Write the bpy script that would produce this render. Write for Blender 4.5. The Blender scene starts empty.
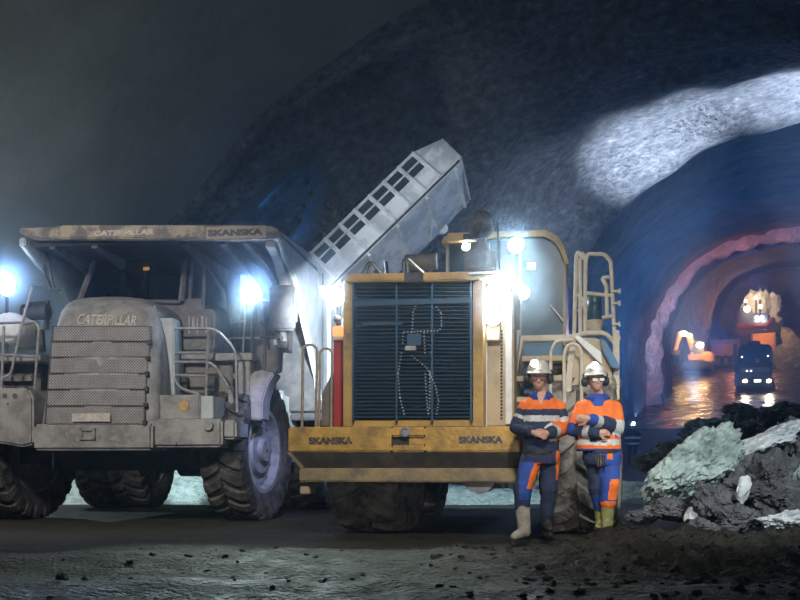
import bpy, bmesh, math, random
from mathutils import Vector, Matrix, noise
random.seed(7)
SC = bpy.context.scene
COL = SC.collection
R = math.radians
F, HZ, HC = 1000.0, 465.0, 0.83          # focal length in pixels, horizon row, camera height

# ------------------------------------------------------------------ materials
def nd(nt, t, **kw):
    n = nt.nodes.new(t)
    for k, v in kw.items(): setattr(n, k, v)
    return n

def mat(name, c1, c2=None, scale=5.0, rough=.6, metal=0.0, bump=.15, bscale=30.0, lo=.42, hi=.62,
        emit=None, estr=0.0, spec=.5, c3=None, rough2=None, bdist=.02, trans=0.0):
    m = bpy.data.materials.new(name); m.use_nodes = True
    nt = m.node_tree; L = nt.links
    b = nt.nodes['Principled BSDF']
    b.inputs['Roughness'].default_value = rough
    b.inputs['Metallic'].default_value = metal
    b.inputs['Specular IOR Level'].default_value = spec
    b.inputs['Base Color'].default_value = (*c1, 1)
    tc = nd(nt, 'ShaderNodeTexCoord')
    if c2 is not None:
        n = nd(nt, 'ShaderNodeTexNoise'); n.inputs['Scale'].default_value = scale
        n.inputs['Detail'].default_value = 8; n.inputs['Roughness'].default_value = .65
        L.new(tc.outputs['Object'], n.inputs['Vector'])
        r = nd(nt, 'ShaderNodeValToRGB')
        r.color_ramp.elements[0].position = lo; r.color_ramp.elements[0].color = (*c1, 1)
        r.color_ramp.elements[1].position = hi; r.color_ramp.elements[1].color = (*c2, 1)
        if c3 is not None:
            e = r.color_ramp.elements.new(min(.98, hi + .12)); e.color = (*c3, 1)
        L.new(n.outputs['Fac'], r.inputs['Fac'])
        L.new(r.outputs['Color'], b.inputs['Base Color'])
        if rough2 is not None:
            mr = nd(nt, 'ShaderNodeMapRange')
            mr.inputs['From Min'].default_value = lo; mr.inputs['From Max'].default_value = hi
            mr.inputs['To Min'].default_value = rough; mr.inputs['To Max'].default_value = rough2
            L.new(n.outputs['Fac'], mr.inputs['Value']); L.new(mr.outputs['Result'], b.inputs['Roughness'])
    if bump:
        n2 = nd(nt, 'ShaderNodeTexNoise'); n2.inputs['Scale'].default_value = bscale
        n2.inputs['Detail'].default_value = 8
        L.new(tc.outputs['Object'], n2.inputs['Vector'])
        bp = nd(nt, 'ShaderNodeBump'); bp.inputs['Strength'].default_value = bump
        bp.inputs['Distance'].default_value = bdist
        L.new(n2.outputs['Fac'], bp.inputs['Height']); L.new(bp.outputs['Normal'], b.inputs['Normal'])
    if emit is not None:
        b.inputs['Emission Color'].default_value = (*emit, 1)
        b.inputs['Emission Strength'].default_value = estr
    if trans: b.inputs['Transmission Weight'].default_value = trans
    return m

MT = {}
MT['truck'] = mat('dusty_truck_paint', (.33, .318, .305), (.18, .172, .165), 4, .62, bump=.12, c3=(.40, .385, .365))
MT['trucklip'] = mat('scraped_canopy_paint', (.40, .34, .25), (.17, .155, .15), 2.2, .6, bump=.3, lo=.45, hi=.52, c3=(.12, .11, .11))
MT['truckside'] = mat('pale_dusty_truck_paint', (.50, .54, .55), (.36, .41, .42), 2.5, .6, bump=.1)
MT['deck'] = mat('dark_dusty_metal', (.10, .095, .10), (.17, .155, .145), 5, .6, bump=.2)
MT['brown'] = mat('brown_dusty_metal', (.20, .165, .14), (.13, .11, .10), 5, .6, bump=.2)
MT['black'] = mat('black_metal', (.018, .02, .024), (.05, .048, .045), 6, .55, bump=.2)
MT['tire'] = mat('muddy_black_rubber', (.030, .028, .028), (.12, .108, .10), 4, .85, bump=.5, bscale=18, bdist=.03)
MT['tiremud'] = mat('mud_caked_rubber', (.27, .24, .205), (.08, .072, .065), 3.2, .9, bump=.7, bscale=12, lo=.46, hi=.6, bdist=.05)
MT['rim'] = mat('grey_dusty_rim', (.33, .34, .36), (.20, .20, .21), 6, .6, bump=.15)
MT['yellow'] = mat('dirty_yellow_paint', (.58, .37, .10), (.40, .26, .09), 4, .5, bump=.15, c3=(.22, .17, .11))
MT['cw'] = mat('scraped_yellow_steel', (.70, .42, .09), (.38, .235, .07), 3.5, .42, bump=.5, bscale=22, lo=.4, hi=.6, c3=(.17, .125, .085))
MT['cwshade'] = mat('shade_toned_steel', (.07, .065, .06), (.14, .115, .085), 5, .5, bump=.35)  # darkened to paint the shade on the down-facing slope
MT['tan'] = mat('dusty_tan_paint', (.50, .40, .255), (.37, .305, .21), 3, .6, bump=.15)
MT['cream'] = mat('dusty_cream_rail_paint', (.60, .53, .42), (.47, .40, .31), 8, .55, bump=.1)
MT['railgrey'] = mat('worn_grey_rail', (.32, .31, .31), (.22, .21, .21), 12, .45, metal=.3, bump=.1)
MT['railtan'] = mat('worn_tan_rail', (.34, .28, .19), (.24, .2, .15), 12, .5, bump=.1)
MT['chrome'] = mat('bright_steel', (.72, .74, .76), None, rough=.22, metal=1.0, bump=0)
MT['slat'] = mat('dark_blue_grille_slats', (.045, .115, .20), (.07, .11, .15), 6, .4, metal=.4, bump=.1)
MT['rad'] = mat('dark_radiator_core', (.006, .012, .022), (.014, .022, .03), 9, .6, bump=.2)
MT['red'] = mat('red_paint', (.42, .03, .035), (.30, .03, .03), 6, .5, bump=.1)
MT['glass'] = mat('dark_cab_glass', (.012, .022, .035), None, rough=.06, bump=0, spec=.6)
MT['bluegrey'] = mat('smoke_blue_cab_glass', (.014, .06, .10), (.03, .085, .125), 2.0, .3, bump=.06, bscale=8)
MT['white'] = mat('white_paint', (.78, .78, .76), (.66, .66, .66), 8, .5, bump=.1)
MT['tray'] = mat('pale_grey_tray_paint', (.62, .65, .68), (.42, .45, .49), 1.7, .5, bump=.12, lo=.46, hi=.56)
MT['letter_pale'] = mat('pale_lettering', (.62, .57, .50), (.42, .38, .34), 14, .6, bump=0)
MT['letter_dark'] = mat('dark_grey_lettering', (.07, .075, .09), (.12, .115, .11), 10, .6, bump=0)
MT['letter_worn'] = mat('worn_dark_lettering', (.06, .05, .04), (.2, .14, .07), 16, .6, bump=0, lo=.5, hi=.6)
MT['letter_grey'] = mat('worn_grey_lettering', (.40, .37, .34), (.25, .235, .22), 16, .6, bump=0)
MT['amber'] = mat('amber_marker', (.8, .35, .05), None, rough=.3, bump=0, emit=(1, .45, .1), estr=1.5)
MT['lens'] = mat('lit_lamp_lens', (1, 1, 1), None, rough=.2, bump=0, emit=(.82, .93, 1), estr=150)
MT['lens_head'] = mat('lit_head_lamp_lens', (1, 1, 1), None, rough=.2, bump=0, emit=(.9, .96, 1), estr=14)
MT['lens_blue'] = mat('lit_bluish_lamp_lens', (1, 1, 1), None, rough=.2, bump=0, emit=(.66, .80, 1), estr=150)
MT['lens_warm'] = mat('lit_warm_lamp_lens', (1, 1, 1), None, rough=.2, bump=0, emit=(1, .74, .4), estr=40)
MT['lens_soft'] = mat('softly_lit_marker', (1, 1, 1), None, rough=.2, bump=0, emit=(.85, .95, 1), estr=3)
MT['tail'] = mat('lit_red_tail_lamp', (.6, .05, .03), None, rough=.3, bump=0, emit=(1, .16, .05), estr=3.2)
MT['cwmud'] = mat('mud_stained_steel', (.36, .27, .14), (.20, .16, .11), 5, .6, bump=.5, bscale=18, c3=(.12, .10, .08))
MT['rock'] = mat('dark_grey_rock', (.085, .088, .10), (.16, .16, .175), 5, .8, bump=1, bscale=9, bdist=.06)
MT['rockgreen'] = mat('pale_green_grey_rock', (.44, .54, .52), (.23, .31, .30), 4, .75, bump=1, bscale=12, bdist=.05, c3=(.2, .26, .26))
MT['rockwhite'] = mat('white_quartz_rock', (.80, .82, .84), (.55, .60, .64), 5, .65, bump=.6, bscale=10, bdist=.04)
MT['rubble'] = mat('grey_green_rubble', (.08, .11, .12), (.18, .23, .23), 3, .85, bump=1, bscale=5, bdist=.12)
MT['gravel'] = mat('pale_crushed_rock', (.42, .50, .48), (.22, .28, .28), 6, .85, bump=1, bscale=14, bdist=.08, c3=(.12, .16, .17))
MT['shot'] = mat('sprayed_concrete_rock', (.07, .073, .078), (.165, .167, .17), 3.0, .75, bump=1, bscale=6, bdist=.26, lo=.4, hi=.62, spec=.45, c3=(.32, .32, .31))
MT['shotsmooth'] = mat('smooth_sprayed_concrete', (.15, .155, .145), (.21, .215, .205), .5, .85, bump=.35, bscale=1.6, bdist=.2, lo=.3, hi=.75, spec=.3)
MT['rib'] = mat('lit_toned_arch_rim', (.72, .60, .54), (.48, .40, .36), .9, .7, bump=1, bscale=2.5, bdist=.4)  # pale pink tone paints lamplight onto the arch rim
MT['tunnelwall'] = mat('rough_tunnel_rock', (.11, .108, .112), (.22, .20, .20), .8, .8, bump=1, bscale=1.4, bdist=.6, lo=.35, hi=.7)
MT['mud'] = mat('wet_dark_mud', (.024, .021, .016), (.066, .064, .050), 3.5, .5, bump=1.0, bscale=24, bdist=.07, lo=.36, hi=.66, rough2=.85, c3=(.085, .085, .072), spec=.25)
MT['navy'] = mat('navy_work_cloth', (.030, .042, .10), (.018, .026, .06), 12, .85, bump=.3, bscale=40)
MT['blue'] = mat('bright_blue_work_cloth', (.025, .085, .42), (.025, .06, .26), 10, .8, bump=.3, bscale=40)
MT['orange'] = mat('orange_high_visibility_cloth', (.95, .20, .025), (.75, .14, .02), 9, .75, bump=.3, bscale=40)
MT['reflect'] = mat('silver_reflective_tape', (.60, .60, .57), (.45, .45, .43), 20, .4, bump=.1)
MT['skin'] = mat('skin', (.62, .36, .27), (.55, .30, .22), 14, .5, bump=.1)
MT['hair'] = mat('brown_hair', (.06, .04, .03), None, rough=.7, bump=.3)
MT['helmet'] = mat('scuffed_white_helmet', (.62, .60, .55), (.36, .32, .25), 14, .45, bump=.1, lo=.5, hi=.68)
MT['boot'] = mat('muddy_grey_boot', (.46, .44, .38), (.30, .28, .24), 9, .7, bump=.3)
MT['bootgreen'] = mat('muddy_olive_boot', (.30, .29, .09), (.14, .14, .06), 8, .6, bump=.3)
MT['belt'] = mat('black_belt_leather', (.02, .02, .022), None, rough=.6, bump=.2)
MT['lenses'] = mat('tinted_safety_lens', (.25, .13, .14), None, rough=.12, bump=0)
MT['clearlens'] = mat('clear_safety_lens', (.75, .78, .8), None, rough=.1, bump=0, spec=.8)
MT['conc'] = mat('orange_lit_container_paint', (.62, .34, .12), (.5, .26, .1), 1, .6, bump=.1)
MT['lorry'] = mat('dark_lorry_paint', (.06, .07, .10), (.10, .10, .12), 2, .4, bump=.05)
MT['wetfloor'] = mat('wet_tunnel_floor', (.10, .085, .07), (.05, .05, .05), .9, .16, bump=.55, bscale=1.6, bdist=.18, rough2=.5)

def perforated(name, c1, c2, hole):
    m = mat(name, c1, c2, 5, .6, bump=0)
    nt = m.node_tree; L = nt.links; b = nt.nodes['Principled BSDF']
    tc = nd(nt, 'ShaderNodeTexCoord'); sp = nd(nt, 'ShaderNodeSeparateXYZ')
    L.new(tc.outputs['Object'], sp.inputs[0])
    hs = []
    for ax, fr in (('X', 150.0), ('Z', 150.0)):
        mu = nd(nt, 'ShaderNodeMath', operation='MULTIPLY'); mu.inputs[1].default_value = fr
        si = nd(nt, 'ShaderNodeMath', operation='SINE')
        L.new(sp.outputs[ax], mu.inputs[0]); L.new(mu.outputs[0], si.inputs[0]); hs.append(si)
    pr = nd(nt, 'ShaderNodeMath', operation='MULTIPLY')
    L.new(hs[0].outputs[0], pr.inputs[0]); L.new(hs[1].outputs[0], pr.inputs[1])
    gt = nd(nt, 'ShaderNodeMath', operation='GREATER_THAN'); gt.inputs[1].default_value = .28
    L.new(pr.outputs[0], gt.inputs[0])
    mx = nd(nt, 'ShaderNodeMix', data_type='RGBA')
    old = b.inputs['Base Color'].links[0].from_socket
    L.new(gt.outputs[0], mx.inputs['Factor']); L.new(old, mx.inputs[6]); mx.inputs[7].default_value = (*hole, 1)
    L.new(mx.outputs[2], b.inputs['Base Color'])
    return m
MT['mesh'] = perforated('perforated_grille_sheet', (.30, .285, .28), (.22, .205, .20), (.06, .055, .055))

# ------------------------------------------------------------------ mesh builder
class MB:
    def __init__(s): s.b = bmesh.new()
    def face(s, vs, mi=0):
        try:
            f = s.b.faces.new(vs); f.material_index = mi; return f
        except ValueError: return None
    def loft(s, rings, cap=True, closed=True, mi=0):
        vr = [[s.b.verts.new(p) for p in r] for r in rings]
        n = len(vr[0])
        for a, c in zip(vr, vr[1:]):
            for i in range(n if closed else n - 1):
                j = (i + 1) % n
                s.face((a[i], a[j], c[j], c[i]), mi)
        if cap:
            s.face(list(reversed(vr[0])), mi); s.face(vr[-1], mi)
        return s
    def box(s, x0, x1, y0, y1, z0, z1, mi=0):
        a = [(x0, y0, z0), (x1, y0, z0), (x1, y0, z1), (x0, y0, z1)]
        c = [(p[0], y1, p[2]) for p in a]
        return s.loft([a, c], mi=mi)
    def prism_y(s, pts, y0, y1, mi=0):           # polygon of (x,z), extruded in y
        return s.loft([[(p[0], y0, p[1]) for p in pts], [(p[0], y1, p[1]) for p in pts]], mi=mi)
    def prism_x(s, pts, x0, x1, mi=0):           # polygon of (y,z), extruded in x
        return s.loft([[(x0, p[0], p[1]) for p in pts], [(x1, p[0], p[1]) for p in pts]], mi=mi)
    def tube(s, pts, r, seg=8, mi=0):
        pts = [Vector(p) for p in pts]
        rs = r if isinstance(r, (list, tuple)) else [r] * len(pts)
        rings = []; up = None
        for i, p in enumerate(pts):
            d = (pts[min(i + 1, len(pts) - 1)] - pts[max(i - 1, 0)])
            if d.length < 1e-6: d = Vector((0, 0, 1))
            d.normalize()
            if up is None:
                up = d.orthogonal().normalized()
            else:
                up = (up - d * up.dot(d))
                up = up.normalized() if up.length > 1e-5 else d.orthogonal().normalized()
            sd = d.cross(up)
            rings.append([tuple(p + (up * math.cos(2 * math.pi * k / seg) + sd * math.sin(2 * math.pi * k / seg)) * rs[i]) for k in range(seg)])
        return s.loft(rings, mi=mi)
    def lathe(s, prof, c, axis='Z', seg=32, mi=0, cap=True):   # prof: (radius, height)
        c = Vector(c); rings = []
        for r, h in prof:
            ring = []
            for k in range(seg):
                a = 2 * math.pi * k / seg
                u, v = r * math.cos(a), r * math.sin(a)
                if axis == 'Z': p = (u, v, h)
                elif axis == 'X': p = (h, u, v)
                else: p = (v, h, u)
                ring.append(tuple(c + Vector(p)))
            rings.append(ring)
        return s.loft(rings, cap=cap, mi=mi)
    def ball(s, c, rx, ry=None, rz=None, seg=16, mi=0):
        ry = ry or rx; rz = rz or rx
        m = Matrix.Translation(c) @ Matrix.Diagonal((rx, ry, rz, 1))
        g = bmesh.ops.create_uvsphere(s.b, u_segments=seg, v_segments=max(6, seg // 2), radius=1, matrix=m)
        for v in g['verts']:
            for f in v.link_faces: f.material_index = mi
        return s
    def mesh(s, name, mats, smooth=True, bevel=0.0, angle=35):
        bmesh.ops.recalc_face_normals(s.b, faces=s.b.faces)
        if bevel:
            es = [e for e in s.b.edges if len(e.link_faces) == 2 and e.calc_face_angle(0) > .5]
            bmesh.ops.bevel(s.b, geom=es, offset=bevel, segments=2, affect='EDGES', clamp_overlap=True)
        me = bpy.data.meshes.new(name); s.b.to_mesh(me); s.b.free()
        for m in (mats if isinstance(mats, (list, tuple)) else [mats]): me.materials.append(MT[m] if isinstance(m, str) else m)
        if smooth:
            me.shade_smooth(); me.set_sharp_from_angle(angle=R(angle))
        return me
    def build(s, name, mats, parent=None, **kw):
        me = s.mesh(name, mats, **kw)
        return link(name, me, parent)

def link(name, me, parent=None):
    o = bpy.data.objects.new(name, me); COL.objects.link(o)
    if parent is not None: o.parent = parent
    return o

def tag(o, label=None, cat=None, group=None, kind=None):
    if label: o['label'] = label
    if cat: o['category'] = cat
    if group: o['group'] = group
    if kind: o['kind'] = kind
    return o

def copy_tree(o, parent=None):
    c = o.copy(); COL.objects.link(c)
    if parent is not None: c.parent = parent
    for ch in list(o.children): copy_tree(ch, c)
    return c

# a vehicle or person frame: origin on the ground, turned about z
class Frame:
    def __init__(s, name, ox, oy, oz=0.0, rz=0.0):
        s.o = bpy.data.objects.new(name, None); COL.objects.link(s.o)
        s.o.empty_display_size = .3
        s.o.location = (ox, oy, oz); s.o.rotation_euler = (0, 0, R(rz))
        s.O = Vector((ox, oy, oz)); s.rot = Matrix.Rotation(R(rz), 3, 'Z'); s.inv = s.rot.transposed()
        s.c = s.inv @ (Vector((0, 0, HC)) - s.O)
    def at(s, px, py, y):                      # point of the photograph at local depth y
        d = s.inv @ Vector(((px - 400) / F, 1, (HZ - py) / F))
        t = (y - s.c.y) / d.y
        p = s.c + d * t
        return Vector((p.x, y, p.z))
    def line(s, pts, y):
        return [s.at(p[0], p[1], p[2] if len(p) > 2 else y) for p in pts]
    def vbox(s, mb, px0, py0, px1, py1, y0, y1, mi=0):
        a = s.at(px0, py0, y0); b = s.at(px1, py1, y0)
        return mb.box(min(a.x, b.x), max(a.x, b.x), y0, y1, min(a.z, b.z), max(a.z, b.z), mi)
    def vprism(s, mb, pts, y0, y1, mi=0):
        q = [s.at(p[0], p[1], y0) for p in pts]
        return mb.prism_y([(p.x, p.z) for p in q], y0, y1, mi)
    def vpart(s, name, m, rects, parent=None, bevel=.01, **kw):
        mb = MB()
        for r in rects: s.vbox(mb, *r)
        return mb.build(name, m, parent or s.o, bevel=bevel, **kw)

def P(px, py, d):
    return Vector(((px - 400) / F * d, d, HC + (HZ - py) / F * d))

def lettering(fr, text, px0, px1, py0, py1, y, m, parent, shear=0.0, slope=0.0, tilt=0.0, name='lettering', bold=.048):
    cu = bpy.data.curves.new('lettering_curve', 'FONT'); cu.body = text; cu.size = 1; cu.extrude = .02; cu.shear = shear
    cu.offset = bold
    tmp = bpy.data.objects.new('lettering_curve', cu); COL.objects.link(tmp)
    dg = bpy.context.evaluated_depsgraph_get()
    me = bpy.data.meshes.new_from_object(tmp.evaluated_get(dg))
    bpy.data.objects.remove(tmp); bpy.data.curves.remove(cu)
    xs = [v.co.x for v in me.vertices]; ys = [v.co.y for v in me.vertices]
    x0, x1, y0, y1 = min(xs), max(xs), min(ys), max(ys)
    a = fr.at(px0, py1, y); b = fr.at(px1, py0, y)
    for v in me.vertices:
        u = (v.co.x - x0) / (x1 - x0); w = (v.co.y - y0) / (y1 - y0)
        h = w * (b.z - a.z)
        v.co = (a.x + u * (b.x - a.x), y - .006 * (1 if v.co.z > 0 else -1) + h * tilt, a.z + h + slope * u)
    me.materials.clear(); me.materials.append(MT[m])
    return link(name, me, parent)

def lamp(fr, px, py, y, r, parent, lens='lens', name='work_lamp', dirn=(0, -1, 0)):
    """lamp housing with a lit lens, facing local -y"""
    p = fr.at(px, py, y)
    mb = MB(); mb.lathe([(r * .55, r * 1.1), (r * .95, r * .5), (r * 1.12, -.0), (r * 1.12, -.02), (r, -.02), (r, -.008)], p, 'Y', 20)
    h = mb.build(name, 'black', parent)
    mb = MB(); mb.lathe([(r * .98, -.005), (r * .9, -.025), (r * .5, -.038), (.005, -.042)], p, 'Y', 20)
    mb.build('lens', lens, h)
    return fr.rot @ p + fr.O

def spot(name, loc, target, power, color, size=60, blend=.6, radius=.06):
    l = bpy.data.lights.new(name, 'SPOT'); l.energy = power; l.color = color; l.spot_size = R(size); l.spot_blend = blend
    l.shadow_soft_size = radius
    o = bpy.data.objects.new(name, l); COL.objects.link(o); o.location = loc
    o.rotation_euler = (Vector(target) - Vector(loc)).to_track_quat('-Z', 'Y').to_euler()
    return o
def point(name, loc, power, color, radius=.08):
    l = bpy.data.lights.new(name, 'POINT'); l.energy = power; l.color = color; l.shadow_soft_size = radius
    o = bpy.data.objects.new(name, l); COL.objects.link(o); o.location = loc
    return o
def area(name, loc, target, power, color, sx, sy):
    l = bpy.data.lights.new(name, 'AREA'); l.energy = power; l.color = color; l.shape = 'RECTANGLE'; l.size = sx; l.size_y = sy
    o = bpy.data.objects.new(name, l); COL.objects.link(o); o.location = loc
    o.rotation_euler = (Vector(target) - Vector(loc)).to_track_quat('-Z', 'Y').to_euler()
    return o

def wheel(fr, x, y, rad, wid, rim, yaw=0, nl=20, lug=.05, tm='tire', proto=None, dish=.12, z=None):
    """tyre with staggered chevron lugs, rim as its child; axle along local x"""
    if proto is None:
        mb = MB(); w = wid / 2
        mb.lathe([(rim, -w * .72), (rim * 1.06, -w * .86), (rad * .80, -w), (rad * .93, -w * .96), (rad - lug, -w * .82), (rad - lug * .9, 0),
                  (rad - lug, w * .82), (rad * .93, w * .96), (rad * .80, w), (rim * 1.06, w * .86), (rim, w * .72)], (0, 0, 0), 'X', 48, cap=False)
        for sd in (-1, 1):
            for k in range(nl):
                a0 = 2 * math.pi * (k + (.5 if sd > 0 else 0)) / nl
                da = 2 * math.pi / nl
                rings = []
                for t, sk, rr in ((.03, -.28, 0), (.35, -.02, 0), (.70, .16, 0), (.93, .2, -.03), (1.02, .2, -.13)):
                    ww = .26 * da * (1.15 if t > .5 else 1)
                    xx = sd * w * t
                    ring = []
                    for da2, r2 in ((-ww, rad - lug * 1.6 + rr), (ww, rad - lug * 1.6 + rr), (ww * .85, rad + rr), (-ww * .85, rad + rr)):
                        a = a0 + sk * da + da2
                        ring.append((xx, r2 * math.cos(a), r2 * math.sin(a)))
                    rings.append(ring)
                mb.loft(rings)
        t = mb.build('tire', tm, fr.o, angle=40)
        mb = MB(); w = wid / 2
        mb.lathe([(rim * 1.03, -w * .7), (rim * 1.03, -w * .8), (rim * .93, -w * .8), (rim * .88, -w * .8 + dish), (rim * .62, -w * .8 + dish), (rim * .55, -w * .62),
                  (rim * .30, -w * .62), (rim * .26, -w * .86), (.02, -w * .88)], (0, 0, 0), 'X', 36, cap=False)
        mb.lathe([(rim * 1.03, w * .7), (rim * 1.03, w * .82), (rim * .93, w * .82), (rim * .88, w * .8 - dish), (rim * .62, w * .8 - dish), (rim * .55, w * .66),
                  (rim * .30, w * .66), (rim * .26, w * .9), (.02, w * .92)], (0, 0, 0), 'X', 36, cap=False)
        for sd in (-1, 1):
            for k in range(14):
                a = 2 * math.pi * k / 14
                mb.lathe([(.03, sd * w * .55), (.03, sd * (w * .8 - dish + .04)), (.001, sd * (w * .8 - dish + .045))],
                         (0, rim * .74 * math.cos(a), rim * .74 * math.sin(a)), 'X', 6)
        mb.build('rim', 'rim', t)
    else:
        t = copy_tree(proto)
    t.location = (x, y, rad - .015 if z is None else z); t.rotation_euler = (random.random() * 6, 0, 0)
    t.rotation_mode = 'ZYX' if False else 'XYZ'
    t.rotation_euler = (random.random() * 6, 0, R(yaw))
    return t

def arc_pts(pts, n=4):                        # round the corners of a polyline
    pts = [Vector(p) for p in pts]; out = [pts[0]]
    for a, b, c in zip(pts, pts[1:], pts[2:]):
        r = min((b - a).length, (c - b).length) * .35
        r = min(r, .12)
        p0 = b + (a - b).normalized() * r; p1 = b + (c - b).normalized() * r
        for k in range(n + 1):
            t = k / n
            out.append(p0 * (1 - t) ** 2 + b * 2 * t * (1 - t) + p1 * t * t)
    out.append(pts[-1])
    return out
def rail(fr, name, m, lines, r, parent=None, y=0.0):
    mb = MB()
    for ln in lines: mb.tube(arc_pts(fr.line(ln, y)), r, 8)
    return mb.build(name, m, parent or fr.o)
# ------------------------------------------------------------------ the cavern
AX = math.atan(.40); sA, cA = math.sin(AX), math.cos(AX)
def st2xy(s, t): return (s * sA + t * cA, s * cA - t * sA)
def xy2st(x, y): return (x * sA + y * cA, x * cA - y * sA)
def lerp_tab(tab, s):
    if s <= tab[0][0]: return tab[0][1:]
    for a, b in zip(tab, tab[1:]):
        if s <= b[0]:
            k = (s - a[0]) / (b[0] - a[0]) if b[0] > a[0] else 1
            return tuple(u + (v - u) * k for u, v in zip(a[1:], b[1:]))
    return tab[-1][1:]
def ramp(s):
    if s < 27: return 0.0
    if s < 41: return .8 * ((s - 27) / 14) ** 1.6
    return .8 + .163 * (s - 41)
# s, half width, height above the local floor
PROF = [(-14, 19, 13.6), (23.0, 19.5, 14.0), (23.6, 19.4, 13.9), (23.7, 20.1, 14.7), (24.3, 20.2, 14.8), (24.4, 20.9, 15.3), (25.2, 21, 15.3),
        (29, 19.5, 14.4), (33, 15.5, 13.2), (37, 11.4, 13.6), (39.6, 9.4, 12.9), (40.3, 9.3, 12.8), (41.4, 10.2, 13.4), (44, 9.9, 12.6),
        (64.0, 8.9, 10.8), (64.6, 8.15, 10.1), (66, 7.8, 9.8), (72, 8.4, 10), (79, 11.6, 11), (95, 11.6, 11), (101, 8.8, 10), (121, 8.6, 9.6)]
def fine(a, b, n): return [a + (b - a) * i / n for i in range(n)]
S_ROWS = fine(-14, 14, 16) + fine(14, 23, 18) + fine(23, 26, 20) + fine(26, 44, 60) + fine(44, 63, 24) + fine(63, 67, 16) + fine(67, 121, 34) + [121]
NA = 150
HOLE = [(222, 232), (262, 190), (322, 143), (330, 190), (318, 214), (300, 250), (290, 300), (240, 300)]
def inside(px, py, poly):
    c = False; j = len(poly) - 1
    for i in range(len(poly)):
        (x1, y1), (x2, y2) = poly[i], poly[j]
        if (y1 > py) != (y2 > py) and px < (x2 - x1) * (py - y1) / (y2 - y1) + x1: c = not c
        j = i
    return c
mb = MB(); rows = []
for s in S_ROWS:
    w, h = lerp_tab(PROF, s); row = []
    for k in range(NA + 1):
        th = math.pi * (1 - k / NA)
        ct, sn = math.cos(th), math.sin(th)
        q = 1.0 - .34 * max(0, min(1, (s - 30) / 8))
        t = w * math.copysign(abs(ct) ** q, ct); z = h * abs(sn) ** q
        x, y = st2xy(s, t)
        zz = ramp(s) + z - .3
        n1 = noise.noise(Vector((x * .16, y * .16, zz * .16)))
        n2 = noise.noise(Vector((x * .6, y * .6, zz * .6)))
        amp = .35 if s < 23.2 else (.55 if s < 38 else .45)
        rr = 1 + (n1 * amp * 1.2 + n2 * amp * .45) / max(w, 6)
        if 63.9 < s < 66.2: rr += .035 * noise.noise(Vector((x * 1.4, y * 1.4, zz * 1.4)))
        t *= rr; z *= rr; off = 0.0
        if 24.5 < s < 38 and t < 0:            # mouth of the side drift in the left wall
            x, y = st2xy(s, t); zz = ramp(s) + z - .3
            if y > 1 and inside(400 + F * x / y, HZ - F * (zz - HC) / y, HOLE):
                off = 14.0
        x, y = st2xy(s, t)
        row.append(mb.b.verts.new((x - .115 * off, y + off, ramp(s) + z - .3 + .265 * off)))
    rows.append(row)
for a, b in zip(rows, rows[1:]):
    for i in range(NA): mb.face((a[i], a[i + 1], b[i + 1], b[i]), 0)
for f in mb.b.faces:
    x, y, z = f.calc_center_median()
    if xy2st(x, y)[0] > 40: f.material_index = 1
    if xy2st(x, y)[0] < 23.2: f.material_index = 2
    if 64.05 < xy2st(x, y)[0] < 64.9: f.material_index = 3  # rim faces coloured paler, as if lit
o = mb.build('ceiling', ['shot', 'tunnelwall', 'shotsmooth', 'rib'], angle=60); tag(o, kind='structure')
# closing rock faces behind the camera and at the end of the tunnel
for nm, s in (('wall_back', -14.0), ('wall_end', 121.0)):
    mb = MB(); w, h = lerp_tab(PROF, s)
    prev = None
    for f_ in (1.03, .8, .6, .4, .2, .02):
        ring = []
        for k in range(60):
            th = 2 * math.pi * k / 60
            t = w * f_ * math.cos(th); z = h * .5 + h * .55 * f_ * math.sin(th)
            s2 = s + (.6 * noise.noise(Vector((t * .4, z * .4, s))) if f_ < 1 else 0)
            x, y = st2xy(s2, t); ring.append((x, y, ramp(s) + z - .5))
        if prev: mb.loft([prev, ring], cap=False)
        prev = ring
    bmesh.ops.remove_doubles(mb.b, verts=mb.b.verts, dist=1e-4)
    o = mb.build(nm, 'tunnelwall'); tag(o, kind='structure')

# ------------------------------------------------------------------ floor
def sm(a, b, x):
    k = max(0, min(1, (x - a) / (b - a))); return k * k * (3 - 2 * k)
def floor_z(x, y):
    s, t = xy2st(x, y)
    z = ramp(s)
    near = 1 - sm(8.6, 10.6, y)
    n = noise.noise(Vector((x * .9, y * .9, 3.1))) * .045 + noise.noise(Vector((x * 3.1, y * 3.1, 7))) * .022 + noise.noise(Vector((x * 8, y * 8, 1))) * .012
    z += n * (.35 + .65 * near)
    z += .055 * near * math.sin(y * 3.1 + x * .35 + noise.noise(Vector((x * .5, y * .5, 0))) * 2.5)
    # soil ridge in front of the men, on the right
    rid = sm(1.2, 1.9, x) * math.exp(-((y - 9.35 - .10 * (x - 2)) / .42) ** 2) * (.20 + .05 * noise.noise(Vector((x * 1.7, y * 1.5, 9))))
    lump = abs(noise.noise(Vector((x * 5, y * 5, 4)))) * .14 + abs(noise.noise(Vector((x * 12, y * 12, 2)))) * .08
    rid += (.12 + .88 * sm(.3, 1.7, x)) * math.exp(-((y - 8.6) / 1.2) ** 4) * lump * sm(-4, 0, x)
    z += rid
    z += sm(10.5, 12, y) * sm(3.0, 4.5, x) * (1 - sm(24, 30, y)) * .05
    return z
ss = fine(-14, 4, 12) + fine(4, 13, 230) + fine(13, 30, 60) + fine(30, 121, 60) + [121]
ts = fine(-22, -8, 16) + fine(-8, 4.5, 230) + fine(4.5, 22, 24) + [22]
mb = MB(); rows = []
for s in ss:
    row = []
    for t in ts:
        tt = t
        if s > 40: tt = t * 10.5 / 22
        x, y = st2xy(s, tt)
        row.append(mb.b.verts.new((x, y, floor_z(x, y))))
    rows.append(row)
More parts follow.
